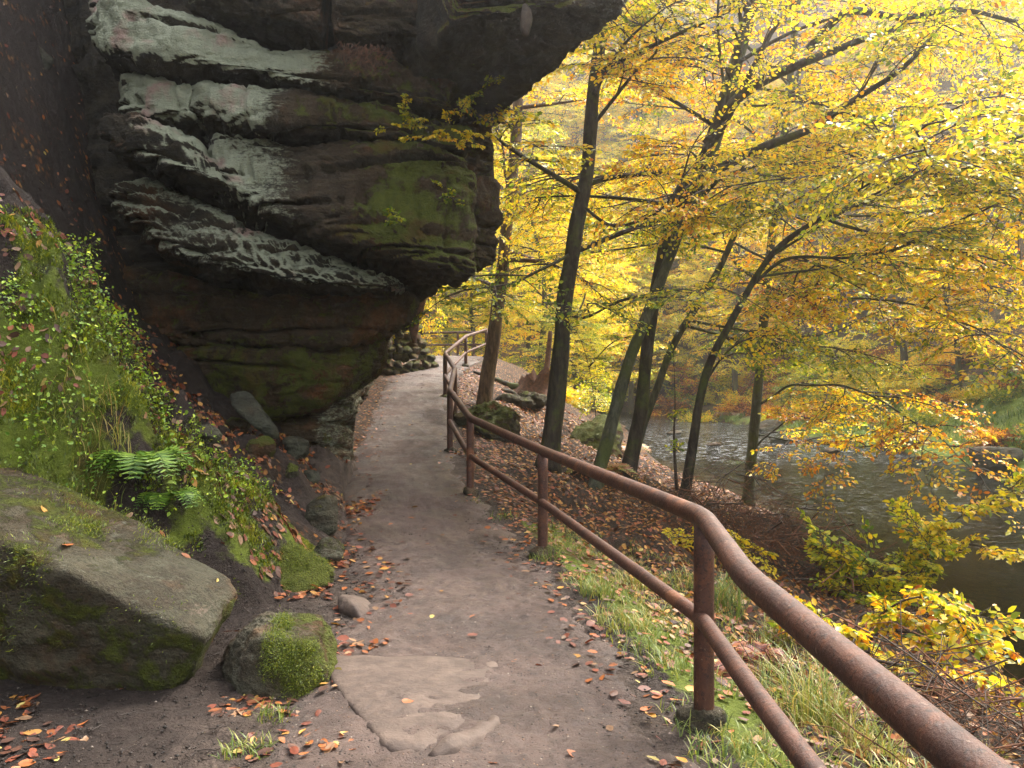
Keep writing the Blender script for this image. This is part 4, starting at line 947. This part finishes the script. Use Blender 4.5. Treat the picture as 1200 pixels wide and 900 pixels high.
tuft(290, 880, 120, .08, .06, 645, 'mossy tuft on the soil by the bottom edge', 1.3, group=None)

MC = np.array([(.04, .06, .003), (.11, .15, .006), (.22, .25, .008), (.33, .31, .015)])
for o_, P_, mv_, c_, n_, sd_ in MOSSY:
    r = np.random.default_rng(sd_); nb_ = np.zeros(len(P_) * 3, np.float32); o_.data.vertices.foreach_get('normal', nb_); nb_ = nb_.reshape(-1, 3).astype(float)
    f = fbm((P_ + c_) * 3.2, 4, sd_ + 40) * .55 + mv_; k = np.nonzero((f > .62) & (nb_[:, 2] > -.15))[0]
    if not len(k): continue
    size = np.ptp(P_, axis=0).max(); k = r.choice(k, n_); p = P_[k] + r.normal(size=(n_, 3)) * size * .012; h = r.uniform(.35, 1.1, n_) * (.008 + .006 * size)
    m = MB(); blades(m, p, h, h * r.uniform(.2, 1.1, n_), h * .12, MC[np.clip(1.2 + f[k] * .5 + r.normal(size=n_) * .7, 0, 3).astype(int)], r, nb_[k])
    m.build('moss_cushion', [M['grass']], o_, (0, 0, 0))
# fern on the bank and reddish dead bracken by the rails
def fern(px, py, n, L, seed, label, cols, group=None, name='fern', az=(0, 6.28), pos=None, rise=.9):
    r = np.random.default_rng(seed); g = hit(px, py) if pos is None else np.array(pos); m = MB(); B = []; Ax = []; Nn = []; l = []
    for i in range(n):
        an = r.uniform(*az); d = np.array([math.cos(an), math.sin(an), 0]); ln = L * r.uniform(.65, 1.1); t = np.linspace(0, 1, 16)[:, None]
        P = g + d * ln * .8 * t + np.array([0, 0, 1]) * ln * (rise * t - .95 * rise * t ** 2); m.tube(P, np.linspace(.004, .001, 16), 4, 0, cols[0], cap=False)
        for j in range(2, 16):
            sd = np.cross([0, 0, 1.], d); T = P[j] - P[j - 1]; T /= np.linalg.norm(T)
            for s in (-1, 1):
                B.append(P[j]); Ax.append(sd * s + T * .45); Nn.append(np.cross(T, sd) * -1); l.append(ln * .3 * math.sin(.25 + 2.7 * (j / 16)) * r.uniform(.8, 1.1))
    P, Q = leaf_arrays(np.array(B), np.array(Ax), np.array(Nn), np.array(l), np.array(l) * .2, .1)
    c = np.array(cols)[r.integers(len(cols), size=len(B))] * r.uniform(.7, 1.2, (len(B), 1)); m.add(P, Q, None, np.repeat(c, 6, 0))
    o = m.build(name, [M['grass']], None, g); tag(o, label, 'fern', group); return o
fg = [(.08, .17, .012), (.14, .26, .018), (.22, .34, .03)]
fern(165, 560, 26, .42, 700, 'bright green feathery fern growing on the mossy bank', fg, 'plants on the mossy bank', rise=1.5, az=(-3.6, .5))
fern(195, 600, 18, .3, 701, 'smaller green fern right below the feathery one on the bank', fg, 'plants on the mossy bank', rise=1.4, az=(-3.6, .5))
fr = [(.16, .025, .006), (.26, .05, .01), (.12, .022, .008), (.3, .1, .02)]
for i, (px, py, lab) in enumerate(((890, 770, 'red brown dead bracken between the top rail and the lower rail'), (1010, 840, 'red brown bracken under the top rail near the bottom edge'), (860, 790, 'dead rusty fern beside the corner post'))):
    fern(px, py, 26, .2, 710 + i, lab, fr, 'dead bracken by the railing', 'bracken', rise=.9)
for i, (px, py, lab) in enumerate(((730, 530, 'orange fern at the foot of the forked tree'), (700, 560, 'yellow green fern by the square mossy boulder'))):
    fern(px, py, 14, .8, 720 + i, lab, [(.4, .2, .04), (.3, .28, .04), (.35, .12, .03)], 'ferns on the stream bank', rise=.8)
for i, (px, py) in enumerate(((855, 490), (880, 478), (825, 470), (1060, 520))):
    fern(px, py, 16, 1.3, 730 + i, 'russet fern clump on the far bank above the water', [(.22, .1, .04), (.3, .16, .05), (.12, .1, .03)], 'ferns on the far bank', rise=.8, pos=hit(px, py, 22))

# little plants rooted in the cracks of the cliff
def crack_plant(px, py, Y, L, seed, label, tone, n=5, lf=.05):
    g = at(px, py, Y); r = np.random.default_rng(seed)
    L *= .75; n = max(2, n - 2); st_ = [[g, g + np.array([r.normal() * .5, -.35, r.uniform(-.1, .7)]) * L * .6, g + np.array([r.normal() * .9, -.6, r.uniform(-.4, 1.0)]) * L] for _ in range(n)]
    return scrub('rock_plant', label, 'plant', g, st_, lf, tone, .6, seed, .004, .12, (.06, .14), 'small plants in the cliff cracks')
crack_plant(525, 70, 8.7, .45, 801, 'green sprig on the top right corner of the upper bed', .6)
crack_plant(553, 130, 8.9, .4, 802, 'small green plant at the crack under the roof block', .9, 4)
crack_plant(490, 150, 8.75, .4, 803, 'trailing yellow green plant on the middle bed', 1.8, 5)
crack_plant(520, 165, 8.75, .45, 804, 'yellow leaved plant in the crack above the thick lower bed', 2.6, 6)
crack_plant(548, 240, 8.9, .3, 805, 'small green plant on the right edge of the thick lower bed', .8, 4)
crack_plant(455, 262, 8.6, .3, 806, 'little fern like plant low on the thick lower bed', .7, 4)
m = MB(); r = np.random.default_rng(9)
for i in range(60):
    x = r.uniform(398, 462); p = at(x, 50 + r.normal() * 2 + (x - 398) * .12, 8.5); L = r.uniform(.1, .4)
    m.tube(np.array([p + np.array([r.normal() * .02 * k, -.03 * min(k, 2), -L * k / 4]) for k in range(5)]), np.linspace(.005, .002, 5), 3, cap=False, col=(.12, .05, .03))
o = m.build('hanging_roots', [M['wood']], None, at(430, 50, 8.5)); tag(o, 'fringe of reddish roots hanging from under the top bed', 'roots', )
m = MB(); p0 = at(615, 6, 7.5); P = resample([p0, p0 + [.01, -.02, -.1], p0 + [0, -.02, -.22], p0 + [.01, -.02, -.3]], .03)
m.tube(P, .05 * np.sin(np.linspace(.5, 2.8, len(P))), 10, rough=.5)
o = m.build('root_clump', [M['twig']], None, p0); tag(o, 'brown clump of roots dangling from the lip of the roof block', 'roots')

# ------------------------------------------------------------------ ground cover and fallen leaves
def region(n, x0, x1, y0, y1, seed, dens=None):
    r = np.random.default_rng(seed); x = r.uniform(x0, x1, n); y = r.uniform(y0, y1, n); z, mo, li, gr, ro = H0(x, y)
    e = .02; zx = H0(x + e, y)[0]; zy = H0(x, y + e)[0]; nn = np.c_[-(zx - z) / e, -(zy - z) / e, np.ones(n)]; nn /= np.linalg.norm(nn, axis=1)[:, None]
    return r, x, y, z, nn, dict(moss=mo, litter=li, grass=gr)
# small leaved shrublets on the bank
r, x, y, z, nn, ms = region(30000, -5.2, -1.4, 4.3, 7.1, 41)
f = fbm(np.c_[x * 1.6, y * 1.6, z * 1.6], 3, 90); k = (ms['moss'] > .2) & (f > .1) & (z > .6)
k &= (r.random(len(x)) < np.clip(.25 + .3 * z, 0, 1)); x, y, z, nn, f = x[k], y[k], z[k], nn[k], f[k]
hh = r.uniform(.01, .22, len(x)) * np.clip(f * 2.2, .3, 1.2); P = np.c_[x, y, z] + nn * (hh * .6)[:, None] + np.array([0, 0, 1]) * (hh * .5)[:, None]
l = r.uniform(.012, .034, len(x)) * np.clip(.8 + f, .7, 1.25); Vv, Q = leaf_arrays(P, r.normal(size=P.shape), nn + np.array([0, 0, .6]) + r.normal(size=P.shape) * .45, l, l * .65)
m = MB(); t = r.normal(size=len(x)) * .45 + .45 + hh * 2.2; c = palette(t) * r.uniform(.7, 1.25, (len(x), 1)) * np.array([.9, 1.05, .9]); m.add(Vv, Q, None, np.repeat(c, 6, 0))
sx = np.random.default_rng(5).integers(0, len(x), 1800)
for i in sx: m.tube(np.array([P[i] - nn[i] * hh[i], P[i]]), .0018, 3, cap=False, col=(.07, .05, .02))
o = m.build('bilberry_cover', [M['grass']], None, (0, 0, 0)); tag(o, 'small leaved bilberry cover and shoots spreading over the mossy bank', 'ground cover', kind='stuff')
# moss pile on bank
r, x, y, z, nn, ms = region(130000, -5.0, -1.3, 5.0, 7.4, 42)
f = fbm(np.c_[x * 2.6, y * 2.6, z * 2.6], 4, 95); k = (ms['moss'] > .25) & (f > -.1); x, y, z, nn, f = x[k], y[k], z[k], nn[k], f[k]
m = MB(); n = len(x); h = r.uniform(.012, .04, n) * np.clip(1 + f, .6, 1.6)
c = MC[np.clip((f * 2.2 + 1.3 + r.normal(size=n) * .6), 0, 3).astype(int)]
blades(m, np.c_[x, y, z - .004] + nn * .004, h, h * r.uniform(.3, 1.2, n), r.uniform(.0025, .0055, n), c, r)
o = m.build('moss', [M['grass']], None, (0, 0, 0)); tag(o, 'thick yellow green moss covering the bank', 'moss', kind='stuff')
# grass and weeds just beyond the rails
r, x, y, z, nn, ms = region(22000, .3, 3.4, 2.4, 9.5, 43)
f = fbm(np.c_[x * 2, y * 2, z * 0], 3, 99); xr_ = np.interp(y, YK, XR); k = (f > -.2) & (x > xr_ + .1) & (x < xr_ + 1.5 + f); x, y, z, f = x[k], y[k], z[k], f[k]; n = len(x); m = MB()
h = r.uniform(.02, .12, n); t = np.clip(1.9 + f + r.normal(size=n) * .9, 0, 3.99); i = t.astype(int); blades(m, np.c_[x, y, z - .01], h, h * r.uniform(.3, 1.2, n), r.uniform(.0015, .004, n), GP[i], r)
o = m.build('grass', [M['grass']], None, (0, 0, 0)); tag(o, 'low grass and weeds growing along the outer side of the railing', 'grass', kind='stuff')
# grass on the far bank
r, x, y, z, nn, ms = region(110000, 9, 27, 16, 52, 44)
k = (ms['grass'] > .4) & (z > water_z(y) + .05) & (fbm(np.c_[x, y, z] * .6, 3, 7) > -.25); x, y, z = x[k], y[k], z[k]; n = len(x); m = MB(); h = r.uniform(.12, .4, n)
t = np.clip(1.2 + fbm(np.c_[x, y, z] * .8, 3, 8) * 1.2 + r.normal(size=n) * .6, 0, 3.99).astype(int); blades(m, np.c_[x, y, z - .02], h, h * r.uniform(.3, 1.1, n), r.uniform(.008, .02, n), GP[t] * 1.35, r)
o = m.build('far_bank_grass', [M['grass']], None, (0, 0, 0)); tag(o, 'lush green grass and herbs on the far bank of the stream', 'grass', kind='stuff')

# crumbs of earth, grit and twigs
r, x, y, z, nn, ms = region(26000, -2.6, 1.3, 2.9, 9.5, 71)
xl_ = np.interp(y, YK, XL); xr_ = np.interp(y, YK, XR); u = np.abs((x - xl_) / (xr_ - xl_) * 2 - 1)
k = ((u < 1.5) | ((x < 0) & (y < 6))) & (r.random(len(x)) < np.clip(.08 + .6 * np.clip(u, 0, 1) ** 3, 0, 1) * (1 + .8 * fbm(np.c_[x * 2, y * 2, 0 * x], 3, 72))); x, y, z, u = x[k], y[k], z[k], u[k]; n = len(x)
z = z + np.where(u < .85, .026, .01)
OV = np.array([(1, 0, 0), (0, 1, 0), (-1, 0, 0), (0, -1, 0), (.1, 0, 1), (0, .1, -1)]); OT = np.array([(0, 1, 4), (1, 2, 4), (2, 3, 4), (3, 0, 4), (1, 0, 5), (2, 1, 5), (3, 2, 5), (0, 3, 5)])
sz = .0025 + .008 * r.random(n) ** 3; P = np.c_[x, y, z][:, None] + (OV[None] * r.uniform(.6, 1.4, (n, 6, 3))) * sz[:, None, None] * np.array([1, 1, .7])
gc = np.array([(.02, .014, .01), (.035, .024, .018), (.09, .065, .05), (.2, .16, .13)])[r.choice(4, n, p=[.4, .35, .18, .07])]
m = MB(); m.add(P.reshape(-1, 3), None, (np.arange(n)[:, None, None] * 6 + OT[None]).reshape(-1, 3), np.repeat(gc, 6, 0))
for i in range(420):
    j = r.integers(n); a = r.uniform(0, 6.28); L = r.uniform(.02, .11); d = np.array([math.cos(a), math.sin(a), r.normal() * .05]); p = np.array([x[j], y[j], z[j] + .004])
    m.tube(np.array([p - d * L / 2, p + r.normal(size=3) * L * .06, p + d * L / 2]), r.uniform(.001, .0028), 4, cap=False, col=(.035, .022, .015))
o = m.build('grit', [M['grass']], None, (0, 0, 0), smooth=False); tag(o, 'grit, crumbs of earth and bits of twig on the path', 'grit', kind='stuff')

# fallen leaves
LC = {'orange': (.30, .085, .014), 'red brown': (.19, .042, .014), 'dark brown': (.085, .03, .013), 'golden': (.42, .2, .03), 'pale yellow': (.5, .38, .1), 'tan': (.26, .14, .065)}
LN = list(LC); LW = np.array([.24, .31, .24, .08, .03, .10])
pts = []
def scatter(n, x0, x1, y0, y1, seed, test, lift=.012):
    r, x, y, z, nn, ms = region(n, x0, x1, y0, y1, seed); k = test(r, x, y, z, ms); xl_ = np.interp(y, YK, XL); xr_ = np.interp(y, YK, XR)
    onp = (x > xl_) & (x < xr_); z = z + np.where(onp, .03, 0)
    pts.append(np.c_[x, y, z + lift, nn, onp][k])
def t_path(r, x, y, z, ms):
    xl_ = np.interp(y, YK, XL); xr_ = np.interp(y, YK, XR); u = (x - xl_) / (xr_ - xl_); d = .05 + .95 * np.abs(2 * u - 1) ** 4; d = np.where(u < .22, np.maximum(d, .38) * 2.6, d * .8)
    cl = fbm(np.c_[x * 1.5, y * 1.5, 0 * x], 3, 61); return (u > -.15) & (u < 1.1) & (r.random(len(x)) < np.clip(d * (1 + cl), 0, 1) * .6)
scatter(3600, -2.4, 1.0, 3.1, 9, 51, t_path)
scatter(5000, -4.4, -.4, 9, 26, 52, t_path)
scatter(30000, -1.6, 6, 3, 24, 53, lambda r, x, y, z, ms: (ms['litter'] > .35) & (z > water_z(y) + .1) & (r.random(len(x)) < .4 + .6 * ms['litter']))
scatter(7500, -5.2, -1.6, 6.8, 10.5, 54, lambda r, x, y, z, ms: (fbm(np.c_[x * 1.4, y * 1.4, 0 * x], 3, 62) > -.15))
scatter(5200, -5.2, -1.4, 4.4, 7.2, 55, lambda r, x, y, z, ms: (fbm(np.c_[x * 1.8, y * 1.8, z * 1.8], 3, 63) > .2 - .45 * sstep(-2.9, -3.6, x)), .02)
scatter(1500, -2.8, -.7, 3.0, 4.9, 56, lambda r, x, y, z, ms: (fbm(np.c_[x * 2.3, y * 2.3, 0 * x], 3, 64) + .9 * sstep(-1.75, -2.2, x) * sstep(4.2, 3.6, y) > .16))
scatter(1500, .6, 2.6, 2.6, 7, 57, lambda r, x, y, z, ms: (r.random(len(x)) < .5), .02)
scatter(2200, -8, -4.2, 8, 13, 58, lambda r, x, y, z, ms: (r.random(len(x)) < .7))
PT = np.vstack(pts); lr = np.random.default_rng(66); n = len(PT)
ci = lr.choice(len(LN), n, p=LW); onbank = (PT[:, 0] < -1.4) & (PT[:, 1] < 7.4) & (PT[:, 2] > .3); ci = np.where(onbank & (lr.random(n) < .6), lr.choice([1, 2, 5], n), ci); far_right = (PT[:, 0] > np.interp(PT[:, 1], YK, XR) + .8); ci = np.where(far_right & (lr.random(n) < .7), lr.choice([0, 0, 1, 3, 3, 5], n), ci)
pxl = 600 + F * PT[:, 0] / PT[:, 1]; pyl = 450 - F * (PT[:, 2] - CZ) / PT[:, 1]
inview = (pxl > 5) & (pxl < 1195) & (pyl > 0) & (pyl < 895)
order = np.argsort(np.where(inview, PT[:, 1], 1e6)); near = order[:300]; rest = order[300:]
LS = lambda n: lr.uniform(.045, .085, n)
def litter_mesh(P, N, col, l):
    n = len(P); a = lr.normal(size=(n, 3)); a -= N * (a * N).sum(1)[:, None]; nr = N + lr.normal(size=(n, 3)) * .28
    return leaf_arrays(P, a, nr, l, l * .6, lr.uniform(-.3, .5))
Vv, Q = litter_mesh(PT[rest, :3], PT[rest, 3:6], None, LS(len(rest)))
c = np.array([LC[k] for k in LN])[ci[rest]] * lr.uniform(.6, 1.25, (len(rest), 1)); m = MB(); m.add(Vv, Q, None, np.repeat(c, 6, 0))
o = m.build('leaf_litter', [M['litter']], None, (0, 0, 0)); tag(o, 'brown and orange leaf litter covering the slope, gully and path edges', 'leaf litter', kind='stuff')
# curled single leaves, a few shapes in each colour, copied
def leaf_mesh(col, seed):
    r = np.random.default_rng(seed); nu, nv = 9, 5; curl = r.uniform(-.5, .9); twist = r.normal() * .4; V = []
    for i in range(nu):
        t = i / (nu - 1); w = .31 * math.sin(math.pi * min(1, t * .97 + .02)) ** .75 * (1 - .25 * t) + .004
        for j in range(nv):
            s = j / (nv - 1) * 2 - 1; zz = curl * .35 * (s * w / .3) ** 2 * .5 + .16 * curl * (t - .5) ** 2 * 2 + twist * s * w * (t - .5) + .015 * r.normal()
            V.append((t - .5, s * w, zz + .06))
    V = np.array(V); m = MB(); cc = np.array(col) * (1 - .25 * (np.abs(V[:, 1:2]) < .02)); m.add(V, grid_quads(nu, nv), None, cc)
    m.tube(np.array([(-.5, 0, .06), (-.62, .03, .05), (-.72, .02, .02)]), .008, 4, col=np.array(col) * .6)
    return mesh('fallen_leaf', np.vstack(m.V), np.vstack(m.Q), np.vstack(m.T), [M['litter']], None, None, np.vstack(m.C))
LMESH = {k: [leaf_mesh(np.array(LC[k]) * f, 1000 + 10 * i + s) for s, f in enumerate((.75, 1.0, 1.2))] for i, k in enumerate(LN)}
def drop(p, nrm, k, size, label, group):
    o = obj('fallen_leaf', LMESH[k][lr.integers(3)]); nv = Vector([float(v) for v in nrm]) + Vector(lr.normal(size=3) * .18)
    qt = nv.to_track_quat('Z', 'Y'); qt = qt @ Vector((0, 0, 1)).rotation_difference(Vector((0, 0, 1)))
    from mathutils import Quaternion
    o.rotation_mode = 'QUATERNION'; o.rotation_quaternion = qt @ Quaternion((0, 0, 1), lr.uniform(0, 6.28)); o.location = tuple(float(v) for v in p); o.scale = (size,) * 3
    tag(o, label, 'leaf', group); return o
for i in near:
    x, y = PT[i, :2]; k = LN[ci[i]]
    w, gp = ('on the bare path', 'leaves lying on the path') if PT[i, 6] else (('on the soil and stones left of the path', 'leaves lying left of the path') if x < 0 else ('in the grass by the railing', 'leaves lying by the railing'))
    drop(PT[i, :3] - np.array([0, 0, .012]), PT[i, 3:6], k, lr.uniform(.04, .08), f'{k} fallen beech leaf lying {w}', gp)
# leaves lying on the two big boulders
dg = bpy.context.evaluated_depsgraph_get(); dg.update()
def on_top(px, py, k, size, label):
    o_ = Vector((0, 0, CZ)); d = Vector(at(px, py, 1.0)) - o_; d.normalize()
    ok, loc, nr, *_ = sc.ray_cast(dg, o_, d)
    if ok: drop(np.array(loc) , nr, k, size, label, None)
on_top(79, 639, 'orange', .1, 'large orange red leaf lying on the front edge of the largest boulder')
on_top(50, 598, 'golden', .07, 'golden leaf on the mossy top of the largest boulder')
on_top(150, 604, 'tan', .07, 'tan leaf on the top ridge of the largest boulder')
on_top(218, 652, 'orange', .07, 'orange leaf near the lower end of the largest boulder ridge')
on_top(254, 681, 'pale yellow', .045, 'pale leaf on the right end of the largest boulder')
on_top(190, 625, 'orange', .06, 'curled orange leaf half way along the largest boulder ridge')
on_top(478, 822, 'orange', .06, 'orange leaf on the flat worn slab in the path')

# ------------------------------------------------------------------ air, light, camera
n = NT('valley_haze'); pv = n.n('ShaderNodeVolumePrincipled'); pv.inputs['Color'].default_value = (.97, .97, .95, 1); pv.inputs['Density'].default_value = .0019; pv.inputs['Anisotropy'].default_value = .8
n.t.links.new(pv.outputs[0], n.out.inputs['Volume'])
zmin = float(V[:, 2].min()) if False else -4.0
bx = np.array([(x, y, zz) for x in (-84, 108) for y in (-34, 138) for zz in (-4.0, 112)])
fq = [(0, 1, 3, 2), (4, 6, 7, 5), (0, 4, 5, 1), (2, 3, 7, 6), (0, 2, 6, 4), (1, 5, 7, 3)]
o = obj('haze', mesh('haze', bx, fq, None, [n.m], smooth=False)); tag(o, 'pale morning mist filling the wooded valley', 'haze', kind='stuff')

EL, AZ = 52, 46            # sun height and its bearing from +Y towards +X
w = bpy.data.worlds.new('World'); sc.world = w; w.use_nodes = True; t = w.node_tree
sky = t.nodes.new('ShaderNodeTexSky'); sky.sky_type = 'NISHITA'; sky.sun_disc = False; sky.sun_elevation = R(EL); sky.sun_rotation = R(AZ); sky.air_density = 1.0; sky.dust_density = 4.0; sky.ozone_density = .6
bg = t.nodes['Background']; hs = t.nodes.new('ShaderNodeHueSaturation'); hs.inputs['Saturation'].default_value = .3; t.links.new(sky.outputs[0], hs.inputs['Color']); t.links.new(hs.outputs[0], bg.inputs['Color']); bg.inputs['Strength'].default_value = .15
sd = bpy.data.lights.new('sun', 'SUN'); sd.energy = 1.5; sd.angle = R(22); sd.color = (1, .93, .82)
so = bpy.data.objects.new('sun', sd); COL.objects.link(so)
dv = Vector((math.sin(R(AZ)) * math.cos(R(EL)), math.cos(R(AZ)) * math.cos(R(EL)), math.sin(R(EL))))
so.rotation_euler = dv.to_track_quat('Z', 'Y').to_euler(); so.location = (20, 10, 40)
cd = bpy.data.cameras.new('camera'); cd.lens = 36 * F / 1200; cd.sensor_width = 36; cd.clip_end = 600; cd.clip_start = .05
co = bpy.data.objects.new('camera', cd); COL.objects.link(co); co.location = (0, 0, CZ); co.rotation_euler = (R(90), 0, 0); sc.camera = co
sc.view_settings.view_transform = 'Standard'; sc.view_settings.look = 'None'; sc.view_settings.gamma = 1; sc.view_settings.exposure = 2.65
c = sc.cycles; c.use_denoising = True; c.max_bounces = 7; c.diffuse_bounces = 4; c.glossy_bounces = 2; c.transmission_bounces = 4; c.transparent_max_bounces = 4; c.volume_bounces = 1; c.use_adaptive_sampling = True; c.adaptive_threshold = .02
c.sample_clamp_indirect = 6
